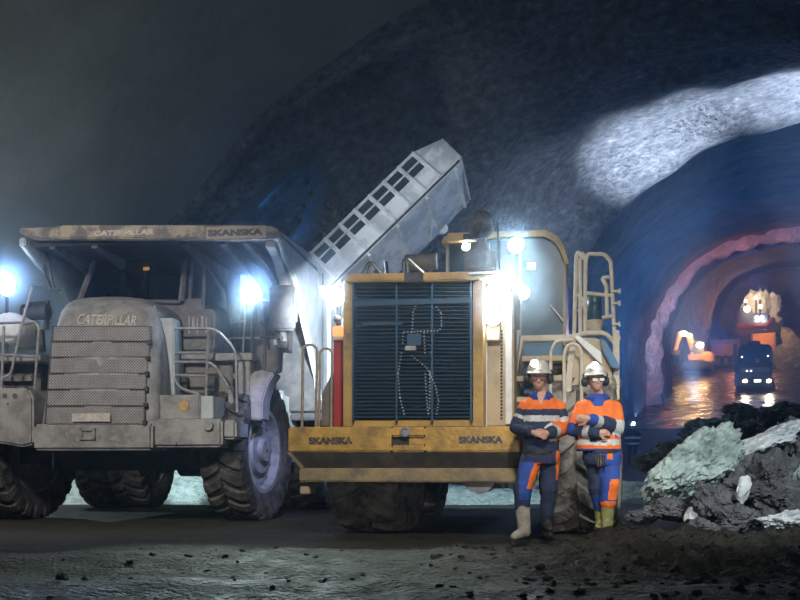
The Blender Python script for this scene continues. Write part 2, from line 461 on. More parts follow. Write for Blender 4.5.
for a, b in zip(rows, rows[1:]):
    for i in range(len(ts) - 1): mb.face((a[i], b[i], b[i + 1], a[i + 1]), 0)
for f in mb.b.faces:
    x, y, z = f.calc_center_median()
    if xy2st(x, y)[0] > 52: f.material_index = 1
o = mb.build('floor', ['mud', 'wetfloor'], angle=80); tag(o, kind='structure')

# ------------------------------------------------------------------ rocks
def rock(name, c, size, m, seed, cuts=9, sub=4, rough=.12, rot=0.0, parent=None, tilt=0.0):
    rnd = random.Random(seed)
    b = bmesh.new(); bmesh.ops.create_icosphere(b, subdivisions=sub, radius=1)
    planes = []
    for k in range(cuts):
        n = Vector((rnd.gauss(0, 1), rnd.gauss(0, 1), rnd.gauss(0, 1))).normalized(); planes.append((n, rnd.uniform(.55, .85)))
    for v in b.verts:
        p = v.co.copy()
        for n, d in planes:
            e = p.dot(n) - d
            if e > 0: p -= n * e * .92
        q = p * 2.2 + Vector((seed, seed * .7, 0))
        cr = noise.noise(q * 1.3, noise_basis='VORONOI_F2F1'); c2 = noise.noise(q * 3.1, noise_basis='VORONOI_F2F1'); ce = noise.cell(q * 2.2)
        p += p.normalized() * (noise.noise(q) * rough + cr * rough * .55 + c2 * rough * .4 + ce * rough * .16 + noise.noise(q * 7) * rough * .3)
        v.co = Vector((p.x * size[0], p.y * size[1], p.z * size[2]))
    M_ = Matrix.Rotation(rot, 3, 'Z') @ Matrix.Rotation(tilt, 3, 'Y')
    for v in b.verts: v.co = M_ @ v.co
    me = bpy.data.meshes.new(name); b.to_mesh(me); b.free(); me.materials.append(MT[m])
    me.shade_smooth(); me.set_sharp_from_angle(angle=R(28))
    o = link(name, me, parent); o.location = c
    return o

def rockpx(name, px, py, d, sx, sz, m, seed, label, group=None, tilt=0.0, sy=None, sub=5, rough=.16):
    c = P(px, py, d)
    o = rock(name, c, (sx * d / F, (sy or sx * .9) * d / F, sz * d / F), m, seed, tilt=tilt, sub=sub, rough=rough)
    return tag(o, label, 'rock', group)

rockpx('boulder', 693, 465, 11.0, 60, 32, 'rockgreen', 3, 'large pale greenish boulder leaning at the left end of the rock pile', tilt=R(-36), sub=5, rough=.16)
rockpx('rock_slab', 760, 444, 11.3, 54, 15, 'rockwhite', 8, 'long white slab lying on top of the dark rock pile', tilt=R(-27))
rockpx('rock', 756, 492, 10.9, 68, 46, 'rock', 11, 'big dark grey cracked rock below the white slab', sub=5, rough=.2)
rockpx('rock', 800, 470, 11.4, 44, 56, 'rock', 15, 'tall dark rock at the right border under the slab tip', sub=5, rough=.2)
rockpx('rock', 782, 523, 9.9, 30, 17, 'rockwhite', 21, 'white jagged rock at the bottom right foot of the pile', rough=.2)
rockpx('rock', 743, 490, 10.35, 9, 17, 'rockwhite', 24, 'small pale upright stone set against the dark cracked rock', tilt=R(15), sub=3)
rockpx('rock', 802, 474, 10.4, 10, 17, 'rockgreen', 25, 'pale stone at the right border halfway up the pile', sub=3)
rockpx('rock', 693, 518, 10.6, 10, 13, 'rockwhite', 29, 'small pale stone at the foot of the greenish boulder', sub=3)
rockpx('rock', 712, 500, 10.5, 20, 24, 'rock', 31, 'dark rock standing just right of the greenish boulder', rough=.2)
rockpx('rock', 668, 510, 10.8, 26, 14, 'rock', 33, 'low dark rock under the left tip of the greenish boulder', rough=.2)
rockpx('rock', 735, 520, 10.2, 26, 16, 'rock', 36, 'dark rock at the foot of the pile, left of the white jagged rock', rough=.2)
rockpx('rock', 704, 527, 10.2, 22, 10, 'rock', 38, 'flat dark rock at the pile foot below the small pale stone', rough=.2)
rockpx('rock', 645, 517, 11.2, 20, 9, 'rock', 39, 'low dark rock at the far left end of the rock pile', rough=.2)
rockpx('rock', 775, 478, 10.6, 24, 22, 'rock', 43, 'dark blocky rock in the middle of the pile face', rough=.22)
rockpx('rock', 795, 508, 10.3, 20, 18, 'rock', 44, 'dark rock above the white jagged rock at the right border', rough=.22)
# rubble bank further back on the right
k = 0
for px, py, d, sx, sz in ((792, 430, 19, 60, 24), (735, 437, 20, 48, 26), (690, 456, 19, 44, 20), (765, 418, 22, 40, 14), (712, 432, 23, 36, 16), (785, 412, 24, 34, 12),
                          (655, 462, 20, 26, 12), (838, 410, 20, 50, 36), (720, 455, 18, 50, 22), (775, 440, 17.5, 52, 24), (668, 448, 23, 22, 11), (742, 410, 25, 22, 8)):
    k += 1
    rockpx('rubble_rock', px, py, d, sx, sz, 'rubble', 50 + k, ['dim rubble rock at the right border of the far bank', 'dim broad rubble rock in the middle of the far bank', 'dim rubble rock low on the left of the far bank',
        'dim rubble rock near the crest below the lorry', 'dim rubble rock on the left crest of the far bank', 'flat dim rubble rock on the crest right of the lorry',
        'smallest dim rubble rock at the left foot of the far bank', 'tall dim rubble rock reaching out of the right border', 'dim rubble rock just behind the greenish boulder',
        'dim rubble rock just behind the white slab', 'small dim rubble rock at the left end of the far crest', 'small flat rubble rock under the lorry'][k - 1], 'rubble rocks of the far bank', rough=.25)
mb = MB()
rowsr = []
for i in range(40):
    y = 15.5 + i * .3; row = []
    for j in range(60):
        x = 4.2 + j * .2
        h = max(0, 1.05 - abs(y - 20.5) * .25) * sm(4.2, 8.5, x + .5 * noise.noise(Vector((y, x, 0)))) 
        row.append(mb.b.verts.new((x, y, floor_z(x, y) - .06 + h * (1 + .5 * noise.noise(Vector((x * .8, y * .8, 0)))) + .15 * noise.noise(Vector((x * 2, y * 2, 5))) * (h > .05))))
    rowsr.append(row)
for a, b in zip(rowsr, rowsr[1:]):
    for i in range(59): mb.face((a[i], b[i], b[i + 1], a[i + 1]))
tag(mb.build('rubble_bank', 'rubble', angle=25), 'dim loose rubble bank beyond the rock pile on the right', 'rubble', kind='stuff')
# crushed rock bank behind the vehicles
mb = MB(); rowsr = []
for i in range(26):
    y = 20.9 + i * .11; row = []
    for j in range(150):
        x = -10.5 + j * .12
        h = min((y - 20.9) * .62, 1.0 - .55 * sm(-2.0, -.3, x), (23.6 - y) * .9); h = max(h, 0) * (.75 + .35 * noise.noise(Vector((x * .5, y * .3, 2)))) * sm(-10.5, -9, x) * (1 - sm(6, 7.3, x))
        h += abs(noise.noise(Vector((x * 3, y * 3, 5)))) * .12 * (h > .02)
        row.append(mb.b.verts.new((x, y, floor_z(x, y) - .05 + h)))
    rowsr.append(row)
for a, b in zip(rowsr, rowsr[1:]):
    for i in range(149): mb.face((a[i], b[i], b[i + 1], a[i + 1]))
tag(mb.build('gravel_bank', 'gravel', angle=20), 'pale lit crushed rock heaped behind the haul truck and loader', 'gravel', kind='stuff')
# clods of soil and small stones on the muddy floor
rnd = random.Random(5); mb = MB()
for i in range(900):
    u_ = rnd.random()
    y = 6.0 + 4.0 * rnd.random(); x = rnd.uniform(-3.2, 4.2)
    if rnd.random() > .1 + .9 * sm(-.2, 1.6, x): continue
    if 1.0 < x < 2.45 and y > 9.75: continue
    r = rnd.uniform(.012, .03) * (1.9 if rnd.random() < .12 else 1)
    g = bmesh.ops.create_icosphere(mb.b, subdivisions=1, radius=1, matrix=Matrix.Translation((x, y, floor_z(x, y) + r * .2)) @ Matrix.Rotation(rnd.random() * 6, 4, 'Z') @ Matrix.Diagonal((r * rnd.uniform(.8, 1.5), r, r * rnd.uniform(.5, .9), 1)))
    for v in g['verts']: v.co += Vector((rnd.gauss(0, 1), rnd.gauss(0, 1), rnd.gauss(0, 1))) * r * .18
tag(mb.build('soil_clods', 'mud', angle=20), 'loose clods of dark soil strewn over the muddy ground in front', 'soil', kind='stuff')
# ------------------------------------------------------------------ haul truck on the left
T = Frame('haul_truck', -4.2, 15.3, 0, -7)
tag(T.o, 'dusty grey haul truck with ribbed grille parked at the left', 'truck')
tp = T.vpart
# chassis and bumper
bump = tp('bumper', 'truck', [(33, 424, 152, 450, -1.60, -.9), (152, 419, 222, 447, -1.5, -.7), (222, 420, 236, 439, -1.42, -.8)], bevel=.035)
tp('tow_pocket', 'truck', [(79, 428, 95, 431, -1.63, -1.58), (79, 437, 95, 440, -1.63, -1.58), (79, 428, 82, 440, -1.63, -1.58), (92, 428, 95, 440, -1.63, -1.58)], bump, bevel=.006)
mb = MB(); a = T.at(209, 426, -1.5); mb.lathe([(.07, -.02), (.06, -.05), (.001, -.05)], a, 'Y', 16); mb.build('marker', 'rim', bump); mb = MB(); b_ = T.at(175, 443, -1.5)
mb.lathe([(.03, -.01), (.025, -.03), (.001, -.03)], b_, 'Y', 10)
mb.build('bolt', 'rim', bump)
mb = MB(); T.vprism(mb, [(-40, 388), (28, 388), (33, 398), (33, 444), (22, 447), (-40, 436)], -1.5, -.7)
lb = mb.build('corner_box', 'truck', T.o, bevel=.03)
for px, py, r in ((5, 396, .035), (15, 396, .035), (8, 404, .015)):
    mb = MB(); mb.lathe([(r, 0), (r, -.012), (r * .6, -.012), (r * .55, -.004), (.001, -.004)], T.at(px, py, -1.5), 'Y', 14); mb.build('plug', 'deck', lb)
hb = tp('step_box', 'truck', [(157, 395, 200, 420, -1.4, -.75)], bevel=.02)
tp('step_box_side', 'truckside', [(200, 396, 213, 419, -1.36, -.5)], hb, bevel=.012)
mb = MB(); mb.lathe([(.075, -.004), (.07, -.014), (.001, -.014)], T.at(184, 406, -1.4), 'Y', 16); mb.build('sticker', 'amber', hb)
bpy.data.objects['sticker'].data.materials[0] = MT['yellow']
mb = MB(); mb.box(-.75, .75, -.9, 8.2, .75, 1.25); mb.box(-1.2, 1.2, -.35, .35, .8, 1.25); mb.box(-1.3, 1.3, -.8, -.6, .85, 1.35)
mb.lathe([(.34, -.6), (.34, .6)], (0, 4.2, .95), 'X', 20); mb.lathe([(.22, -1.3), (.22, 1.3)], (0, 4.2, 1.06), 'X', 20); mb.lathe([(.2, -1.35), (.2, 1.35)], (0, 0, 1.02), 'X', 20)
mb.build('chassis', 'black', T.o, bevel=.02)
# hood
def hood_ring(z, w, yf, yb, c, n=6, bow=.0):
    pts = [(-w, yb, z)]
    for sx in (-1, 1):
        arc = []
        for k in range(n + 1):
            a = math.pi / 2 * k / n
            arc.append((sx * (w - c + c * math.sin(a)), yf + c - c * math.cos(a), z))
        if sx < 0:
            arc.reverse(); pts += arc
            for q in (-.5, 0, .5): pts.append((q * (w - c), yf - bow * (1 - abs(q)), z))
        else: pts += arc
    pts.append((w, yb, z)); return pts
hx = []
def hood_at(py, p0, p1, yf):
    a = T.at(p0, py, yf); b = T.at(p1, py, yf); return ((a.x + b.x) / 2, (b.x - a.x) / 2, a.z)
rings = []
for py, p0, p1, yf, yb, c in ((427, 39, 157, -1.52, .15, .10), (400, 42, 158, -1.50, .15, .14), (360, 46, 157, -1.44, .15, .16), (335, 50, 156, -1.36, .15, .18), (320, 53, 154, -1.28, .15, .2),
                              (310, 56, 152, -1.16, .16, .22), (303, 61, 148, -1.0, .17, .25), (299, 67, 143, -.75, .18, .28), (297.5, 78, 133, -.3, .19, .3)):
    cx, w, z = hood_at(py, p0, p1, yf)
    rings.append([(p[0] + cx, p[1], p[2]) for p in hood_ring(z, w, yf, yb, min(c, w * .6), bow=.03)])
mb = MB(); mb.loft(rings)
hood = mb.build('hood', 'truck', T.o, angle=40)
cols = [(326, 341, 53, 149), (342, 357, 51, 148.5), (358, 373, 50, 147), (374, 389, 48, 146), (390, 405.5, 47, 144.5), (406.5, 424, 46, 143.5)]
yg = lambda py: -1.585 + (424 - py) * .0018
for i, (y0, y1, p0, p1) in enumerate(cols):
    mb = MB(); a = T.at(p0, y1, yg(y1)); b = T.at(p1, y1, yg(y1)); c = T.at(p1 + .5, y0 + .8, yg(y0)); d = T.at(p0 + .7, y0 + .8, yg(y0))
    f = [tuple(p) for p in (a, b, c, d)]
    mb.loft([f, [(p[0], p[1] + .10, p[2]) for p in f]])
    mb.build('grille_panel', 'mesh', hood, bevel=.008)
mb = MB(); p = [T.at(*q) for q in ((44, 425, -1.56), (145, 425, -1.56), (149.5, 326, -1.38), (52, 326, -1.38))]
mb.loft([[tuple(q) for q in p], [(q.x, q.y + .12, q.z) for q in p]]); mb.build('grille_backing', 'black', hood)
for py in (342, 358, 373.5, 389, 405, 423):
    mb = MB(); T.vbox(mb, 146.2 - (py - 342) * .05, py - 2.2, 149.5 - (py - 342) * .05, py + 2.2, yg(py) - .03, yg(py) + .05); mb.build('latch', 'black', hood, bevel=.004)
tp('number_plate', 'letter_pale', [(72, 413.5, 110, 421.5, -1.62, -1.60)], hood, bevel=.003)
lettering(T, 'CATERPILLAR', 77, 136, 312.5, 324, -1.34, 'letter_pale', hood, shear=.15, tilt=.35, slope=-.035, bold=.012)
# side screen beside the hood
tp('side_panel', 'truckside', [(158, 318, 174, 396, -1.0, .1)], bevel=.02)
bb = tp('intake_box', 'deck', [(181, 309, 214, 352, -.7, .1)], bevel=.04)
for i, px in enumerate((188.5, 192, 196.5, 201, 205.5)):
    tp('worn_mark', 'letter_grey', [(px, 316 + (i % 3), px + 1.6 + (i % 2), 333 - 4 * (i % 2), -.715, -.69)], bb, bevel=0)
# deck, panels below it
dk = tp('deck', 'truck', [(158, 354, 252, 360, -.75, .2)], bevel=.01)
tp('deck', 'truck', [(-40, 356, 40, 361, -.75, .2)], bevel=.01)
tp('deck_front', 'brown', [(178, 361, 232, 394, -.6, .1), (160, 375, 180, 394, -.7, .1)], dk, bevel=.02)
tp('deck_front_dark', 'black', [(170, 376, 186, 392, -.75, -.6), (206, 376, 216, 392, -.66, -.6), (206, 396, 228, 420, -.72, .1)], dk, bevel=.02)
tp('left_deck_front', 'deck', [(-40, 361, 40, 392, -.4, .2)], dk, bevel=.02)
tp('column', 'truck', [(228, 386, 233, 420, -.75, -.5), (238, 360, 250, 420, -.7, -.3)], dk, bevel=.015)
tp('canister', 'deck', [(257, 345, 265, 372, -.45, -.2), (266, 345, 277, 372, -.5, -.2)], dk, bevel=.02)
# fender over the front wheel
def fender(x0, x1, m):
    mb = MB(); outer = []; inner = []
    for k in range(15):
        a = R(64 + 98 * k / 14)
        outer.append((-math.cos(a) * 1.30, 1.06 + math.sin(a) * 1.22)); inner.append((-math.cos(a) * 1.22, 1.06 + math.sin(a) * 1.14))
    mb.prism_x(outer + inner[::-1], x0, x1)
    return mb.build('fender', m, T.o, angle=30)
fender(1.45, 2.2, 'truck'); fender(-2.0, -1.24, 'truck')
mb = MB(); T.vprism(mb, [(250, 420), (249, 380), (252, 372), (262, 370), (275, 373), (268, 384), (263, 400), (262, 420)], -.72, -.3)
mb.build('mudguard', 'truck', T.o, bevel=.02)
# rails and steps
rail(T, 'handrail', 'railgrey', [[(157, 412), (159, 328.6), (216, 328.6), (236, 350), (237, 412)], [(159, 362), (212, 362), (229, 388)], [(208.6, 329), (206, 396)],
     [(154, 306), (170, 362), (178, 388), (202, 395), (205, 419)], [(165, 353), (207, 353)], [(168, 375), (206, 376)]], .021, y=-.95)
rail(T, 'handrail', 'railgrey', [[(32, 287), (21.7, 326), (11, 374), (0, 380), (-12, 381)], [(24, 324), (34.7, 322), (39, 327), (34, 398)], [(-14, 354), (38, 357)], [(-14, 324), (24, 322)], [(4, 326), (1, 398)], [(-14, 366), (8, 400)]], .021, y=-.95)
rail(T, 'handrail', 'railgrey', [[(243, 352), (246, 300), (272, 300)], [(226, 352), (231, 322), (246, 321)], [(229, 338), (264, 338)], [(252, 322), (252, 352)]], .016, y=.1)
# lamps on the deck
T_lamp1 = lamp(T, 253, 295, -.55, .125, T.o, 'lens_blue'); T_lamp2 = lamp(T, 7, 287, -.55, .125, T.o, 'lens_blue')
for px, p0 in ((253, 300), (7, 292)):
    mb = MB(); mb.tube([T.at(px, p0, -.5), T.at(px, 357, -.5)], .025); mb.build('lamp_post', 'black', T.o)
for px in (8,):
    mb = MB(); p = T.at(px, 328, -.5)
    mb.lathe([(.05, .6), (.24, .6), (.25, .1), (.24, 0), (.2, -.05), (.06, -.07), (.005, -.07)], p, 'Y', 24); mb.build('air_cleaner', 'white', T.o)
mb = MB(); mb.lathe([(.12, -.2), (.13, .2), (.05, .24)], T.at(36, 312, -.1), 'X', 14); mb.tube([T.at(30, 305, -.1), T.at(48, 302, -.1), T.at(46, 330, -.1)], .04); mb.tube([T.at(40, 330, -.1), T.at(42, 352, -.1)], .07)
mb.build('pipework', 'black', T.o)
# mirrors
mm = tp('mirror', 'black', [(269, 285, 295, 330, -.62, -.55)], bevel=.03)  # black paints the shade on its unlit face
rail(T, 'mirror_arm', 'black', [[(260, 337), (283, 338)], [(269, 318), (269, 350)], [(260, 322), (283, 338), (281, 372)], [(281, 330), (281, 372)]], .018, mm, y=-.5)
tp('mirror_block', 'black', [(277, 341, 287, 348, -.58, -.44)], mm, bevel=.01)
mm2 = rail(T, 'mirror_arm', 'black', [[(32, 287), (60, 290)], [(37, 244), (51, 292)], [(44, 243), (54, 290)]], .02, y=-.3)
# cab
mb = MB()
def cabq(pts): return [tuple(T.at(*p)) for p in pts]
fr_b = [(80, 300, .15), (183, 302, .15)]; 
A0, A1 = T.at(80, 300, .15), T.at(181, 302, .15); B0, B1 = T.at(99, 250, .42), T.at(186, 250, .42)
cx1 = T.at(218, 300, .6).x
cab = MB()
cab.box(A0.x, A1.x + .35, .2, 1.9, 2.55, A0.z)
cab.box(B0.x, A1.x + .35, 1.75, 1.9, A0.z, B0.z + .05)
cab = cab.build('cab', 'deck', T.o, bevel=.03)
for a, b, r_ in ((A0, B0, .05), (A1, B1, .05), (T.at(190, 302, .3), T.at(193, 250, .5), .03), (A1 + Vector((.33, .1, 0)), B1 + Vector((.27, .1, 0)), .035),
                 (A1 + Vector((.33, 1.6, 0)), B1 + Vector((.27, 1.4, 0)), .05), (A0 + Vector((0, 1.6, 0)), B0 + Vector((0, 1.4, 0)), .05)):
    mb = MB(); mb.tube([a, b], r_, 6); mb.build('cab_pillar', 'deck', cab)
mb = MB(); mb.tube([A0, A1], .03, 6); mb.build('window_sill', 'deck', cab)
mb = MB(); z1 = B0.z
r0 = [(B0.x - .08, .22, z1 + .0), (B1.x + .4, .22, z1 + .0), (B1.x + .4, 1.9, z1 + .02), (B0.x - .08, 1.9, z1 + .02)]
mb.loft([r0, [(p[0] * .97, p[1] + (.1 if p[1] < 1 else 0), p[2] + .10) for p in r0]]); mb.build('cab_roof', 'brown', cab, bevel=.03)
mb = MB(); mb.loft([[tuple(A0), tuple(A1), tuple(B1), tuple(B0)], [tuple(p + Vector((0, .012, 0))) for p in (A0, A1, B1, B0)]])
gm = mat('windscreen_glass', (.22, .28, .34), None, rough=.03, bump=0, trans=1.0); gm.node_tree.nodes['Principled BSDF'].inputs['IOR'].default_value = 1.1
MT['windscreen'] = gm
mb.build('windscreen', 'windscreen', cab, smooth=False)
mb = MB(); x = A1.x + .34; mb.loft([[(x, .3, A0.z), (x, 1.75, A0.z), (B1.x + .3, 1.7, B0.z), (B1.x + .3, .5, B0.z)], [(x + .012, .3, A0.z), (x + .012, 1.75, A0.z), (B1.x + .312, 1.7, B0.z), (B1.x + .312, .5, B0.z)]])
mb.build('side_window', 'glass', cab, smooth=False)
tp('door_handle', 'chrome', [(201.5, 258, 204, 270, .55, .6)], cab, bevel=.005)
tp('seat', 'black', [(118, 268, 150, 305, 1.1, 1.3), (124, 254, 144, 267, 1.15, 1.28)], cab, bevel=.05)
tp('seat_post', 'brown', [(121, 264, 126, 285, .95, 1.02)], cab, bevel=.01)
mb = MB(); p = T.at(118, 291, .6); ring = [p + Vector((.24 * math.cos(a), .07 * math.sin(a), .20 * math.sin(a) - .12)) for a in [2 * math.pi * k / 24 for k in range(25)]]
mb.tube(ring, .016, 6); mb.build('steering_wheel', 'railtan', cab)
tp('cab_lamp', 'amber', [(145, 262.5, 151, 264.5, .9, .93), (143, 267, 149, 270, .9, .93)], cab, bevel=.004)
tp('red_strap', 'red', [(138, 276, 140.5, 287, .9, .93)], cab, bevel=.004)
# dump body: canopy lip, roof, side walls, headboard
body = MB(); z0 = T.at(270, 237, -.9).z
xl, xr = T.at(18, 230, -.9).x, T.at(279, 230, -.9).x
body.box(xl, xr, -.75, 1.8, z0 + .0, z0 + .09)
body.box(xl + .05, xr, 2.1, 2.3, 1.75, z0 + .1)
body.prism_x([(2.2, 1.75), (8.6, 2.35), (8.6, 2.2), (2.2, 1.6)], xl + .05, xr)
body.build('dump_body', 'black', T.o, bevel=.02)  # black paints the shade beneath the canopy
body = bpy.data.objects['dump_body']
for x in (xl, xr - .10):
    mb = MB(); mb.prism_x([(-.88, z0 - .02), (-.88, z0 + .10), (1.3, z0 + .22), (1.75, z0 + .10), (1.95, z0 - .20), (8.6, z0 - .55), (8.6, 2.2), (2.2, 1.75), (1.9, 2.3), (.9, z0 - .95), (.3, z0 - .42), (-.4, z0 - .22)], x, x + .10)
    sw = mb.build('side_wall', 'truckside', body, bevel=.02)
    xo = x + .10 if x > 0 else x - .06
    for yy in (2.6, 4.0, 5.4, 6.8):
        mb = MB(); mb.box(xo, xo + .06, yy, yy + .16, 1.95 + (yy - 2.2) * .07, z0 - .22 - (yy - 2.2) * .055); mb.build('rib', 'truckside', sw, bevel=.015)
    mb = MB(); mb.prism_x([(2.0, z0 - .17), (8.6, z0 - .52), (8.6, z0 - .68), (2.0, z0 - .33)], xo - .02, xo + .08); mb.build('top_rail', 'truckside', sw, bevel=.02)
mb = MB(); T.vprism(mb, [(18, 228), (58, 226.5), (60, 225), (240, 225), (272, 226), (279, 230), (281, 238), (240, 239), (60, 238.5), (36, 239), (20, 234)], -.9, -.72)
lip = mb.build('canopy_lip', 'trucklip', body, bevel=.02)
lettering(T, 'CATERPILLAR', 94, 154, 229, 236.2, -.9, 'letter_pale', lip, shear=.1)
tp('name_board', 'tan', [(206, 227, 266, 237.5, -.915, -.9)], lip, bevel=.004)
lettering(T, 'SKANSKA', 208, 263, 228.3, 236.6, -.915, 'letter_dark', lip, bold=.065)
for px, tw in ((52, 5), (94, 5), (183, 6), (222, 6), (245, 5)):
    p = T.at(px, 240, -.7); mb = MB()
    mb.prism_x([(-.7, z0 + .05), (2.1, z0 + .05), (2.1, z0 - 1.3), (1.7, z0 - 1.25), (1.2, z0 - .35), (.4, z0 - .16), (-.7, z0 - .04)], p.x - .05, p.x + .05)
    mb.build('gusset', 'deck', body, bevel=.012)  # dark tone paints the canopy shade on the gussets
p = T.at(271, 245, -.6); mb = MB()
mb.prism_x([(-.8, z0), (.6, z0), (.6, z0 - 1.0), (.2, z0 - .95), (0, z0 - .5), (-.4, z0 - .22), (-.8, z0 - .12)], p.x - .03, p.x + .12); mb.build('gusset', 'truck', body, bevel=.012)
# tank and rear mud flap on the near side
mb = MB(); mb.box(1.35, 2.06, 1.5, 2.75, .78, 2.1); mb.build('fuel_tank', 'truckside', T.o, bevel=.10)
mb = MB(); mb.tube([(1.9, 1.2, 2.05), (1.95, 1.25, 1.7), (1.92, 1.3, 1.5)], [.12, .14, .1], 10); mb.build('air_hose', 'tire', T.o)
# wheels
w0 = wheel(T, 1.93, 0, 1.06, .66, .62, yaw=-8, lug=.065, nl=25)
wheel(T, -1.66, 0, 1.06, .66, .62, yaw=-8, proto=w0)
for x in (-2.05, -1.38, 1.38, 2.05): wheel(T, x, 4.2, 1.06, .62, .62, proto=w0)

# ------------------------------------------------------------------ tipper with the raised tray, behind
D = Frame('tipper_truck', .2, 24.2, 0, 0)
tag(D.o, 'pale grey tipper tray raised steeply behind the haul truck and the loader', 'tipper')
dq = 0.0
u = (D.at(459, 160, dq) - D.at(336, 280, dq)); Ln = u.length; u.normalize(); u = Vector((u.x, .0, u.z)).normalized()
n_ = Vector((-u.z, 0, u.x)); dpt = Vector((0, 1, 0))
G0 = D.at(336, 280, dq)                         # on the groove
ph = R(21)
vw = n_ * math.cos(ph) + dpt * math.sin(ph)     # up the side wall
vf = -n_ * math.sin(ph) + dpt * math.cos(ph)    # across the floor, away from the viewer
# rotate so the underside shows: floor goes down-right and away
vf = -n_ * math.sin(R(13.5)) + dpt * math.cos(R(13.5))
def tq(a, h, f): return G0 + u * a + vw * h + vf * f
mpp = 24.2 / F
def along(px, py): return (D.at(px, py, dq) - G0).dot(u)
def perp(px, py): return (D.at(px, py, dq) - G0).dot(n_)
H_ = perp(350, 209) / math.cos(ph)
a_lo0, a_lo1 = along(301, 277), along(309, 253)
tray = MB()
def slab(pts, thick, dirv, mb):
    mb.loft([[tuple(p) for p in pts], [tuple(p + dirv * thick) for p in pts]])
side = [tq(along(309, 268) - .35, 0.0, 0), tq(along(460, 158.5), .0, 0), tq(along(441, 135.5), perp(441, 135.5) / math.cos(ph), 0), tq(along(412, 145), H_, 0), tq(along(309, 253), H_, 0), tq(along(301.5, 277), perp(301.5, 277) / math.cos(ph), 0)]
slab(side, .06, vf, tray)
W_ = 2.4
tbody = tray.build('tray_side', 'tray', D.o, bevel=.012)
mb = MB()
slab([tq(along(309, 268) - .9, -.06, .02), tq(along(460, 158.5), -.06, .02), tq(along(478.5, 189) , -.06, W_ * .82), tq(along(466, 208), -.06, W_), tq(along(309, 268) - .9, -.06, W_)], .06, vw, mb)
flr = mb.build('tray_floor', 'tray', D.o, bevel=.012)
mb = MB(); slab([q + vf * W_ for q in side], .06, vf, mb); mb.build('tray_side', 'tray', D.o, bevel=.012)
mb = MB(); slab([tq(along(460, 158.5), 0, 0), tq(along(441, 135.5), perp(441, 135.5) / math.cos(ph), 0), tq(along(441, 135.5), perp(441, 135.5) / math.cos(ph), W_), tq(along(460, 158.5), 0, W_)], .06, u, mb)
mb.build('tray_front', 'tray', D.o, bevel=.012)
# ribs on the side wall
L0, L1 = along(309, 268) - .2, along(455, 162)
nb = 9
for i in range(nb):
    a = L0 + (L1 - L0) * i / nb
    mb = MB(); q = [tq(a - .025, .02, 0), tq(a + .025, .02, 0), tq(a + .025, H_ - .02, 0), tq(a - .025, H_ - .02, 0)]
    slab(q, -.11, vf, mb); mb.build('rib', 'tray', tbody, bevel=.008)
for h, ae in ((.02, L1), (H_ - .03, along(412, 146)), (H_ * .70, along(440, 150))):
    mb = MB(); slab([tq(L0, h - .018, 0), tq(ae, h - .018, 0), tq(ae, h + .018, 0), tq(L0, h + .018, 0)], -.05, vf, mb); mb.build('rail', 'tray', tbody, bevel=.006)
mb = MB(); slab([tq(L0 - .6, -.045, -.015), tq(L1 + .1, -.045, -.015), tq(L1 + .1, .012, -.015), tq(L0 - .6, .012, -.015)], .04, vf, mb); mb.build('groove', 'black', tbody)
for i in range(1, nb - 1):
    for j in (0, 1):
        a = L0 + (L1 - L0) * (i + .12) / nb; b = L0 + (L1 - L0) * (i + .88) / nb
        h0, h1 = ((.50, .68), (.73, .93))[j]
        mb = MB(); slab([tq(a, H_ * h0, -.004), tq(b, H_ * h0, -.004), tq(b, H_ * h1, -.004), tq(a, H_ * h1, -.004)], .02, vf, mb); mb.build('slot', 'rad', tbody)
# underside cross members, ear, latch dots
for i in range(6):
    a = L0 - .5 + (L1 - L0 + .4) * i / 5
    mb = MB(); slab([tq(a - .03, -.06, .05), tq(a + .03, -.06, .05), tq(a + .03, -.06, W_ - .15), tq(a - .03, -.06, W_ - .15)], -.09, vw, mb); mb.build('cross_member', 'tray', flr, bevel=.01)
mb = MB(); a = along(430, 190)
slab([tq(a - .05, -.07, W_ * .25), tq(a + .08, -.07, W_ * .25), tq(a + .1, -.07, W_ * .9), tq(a - .5, -.07, W_ * .95)], -.05, vw, mb); mb.build('reinforcement', 'tray', flr, bevel=.02)
mb = MB(); p = D.at(457, 223, 1.6); q = D.at(452, 226, 1.6)
mb.lathe([(.14, -.06), (.14, .06)], tq(along(452, 214), -.12, W_ - .2), 'Y', 18); mb.build('ear', 'tray', flr, bevel=.01)
# chassis under it
mb = MB(); mb.box(-2.6, 3.4, .4, .55, .9, 1.2); mb.box(-2.6, 3.4, 1.5, 1.65, .9, 1.2)
for x in (-2.4, 0, 3.0): mb.box(x, x + .2, .4, 1.65, .95, 1.15)
for x in (-1.9, -.7, 2.9): mb.lathe([(.12, .1), (.12, 1.95)], (x, 0, .6), 'Y', 12)
mb.build('chassis', 'black', D.o, bevel=.02)
mb = MB(); mb.tube([(-.2, 1.0, 1.1), tuple(tq(1.3, -.06, 1.2))], [.12, .08], 12); mb.build('hoist_ram', 'chrome', D.o)
mb = MB(); mb.tube([(-2.55, 1.0, 1.15), tuple(tq(L0 - .6, -.05, 1.2))], .14, 10); mb.build('hinge_arm', 'black', D.o)
pr = None
for x in (-1.9, -.7, 2.9):
    for y in (.15, 1.9):
        w = wheel(D, x, y, .58, .34, .32, yaw=90, proto=pr, nl=22, lug=.02, dish=.05); pr = pr or w
        w.rotation_euler = (0, 0, R(90))
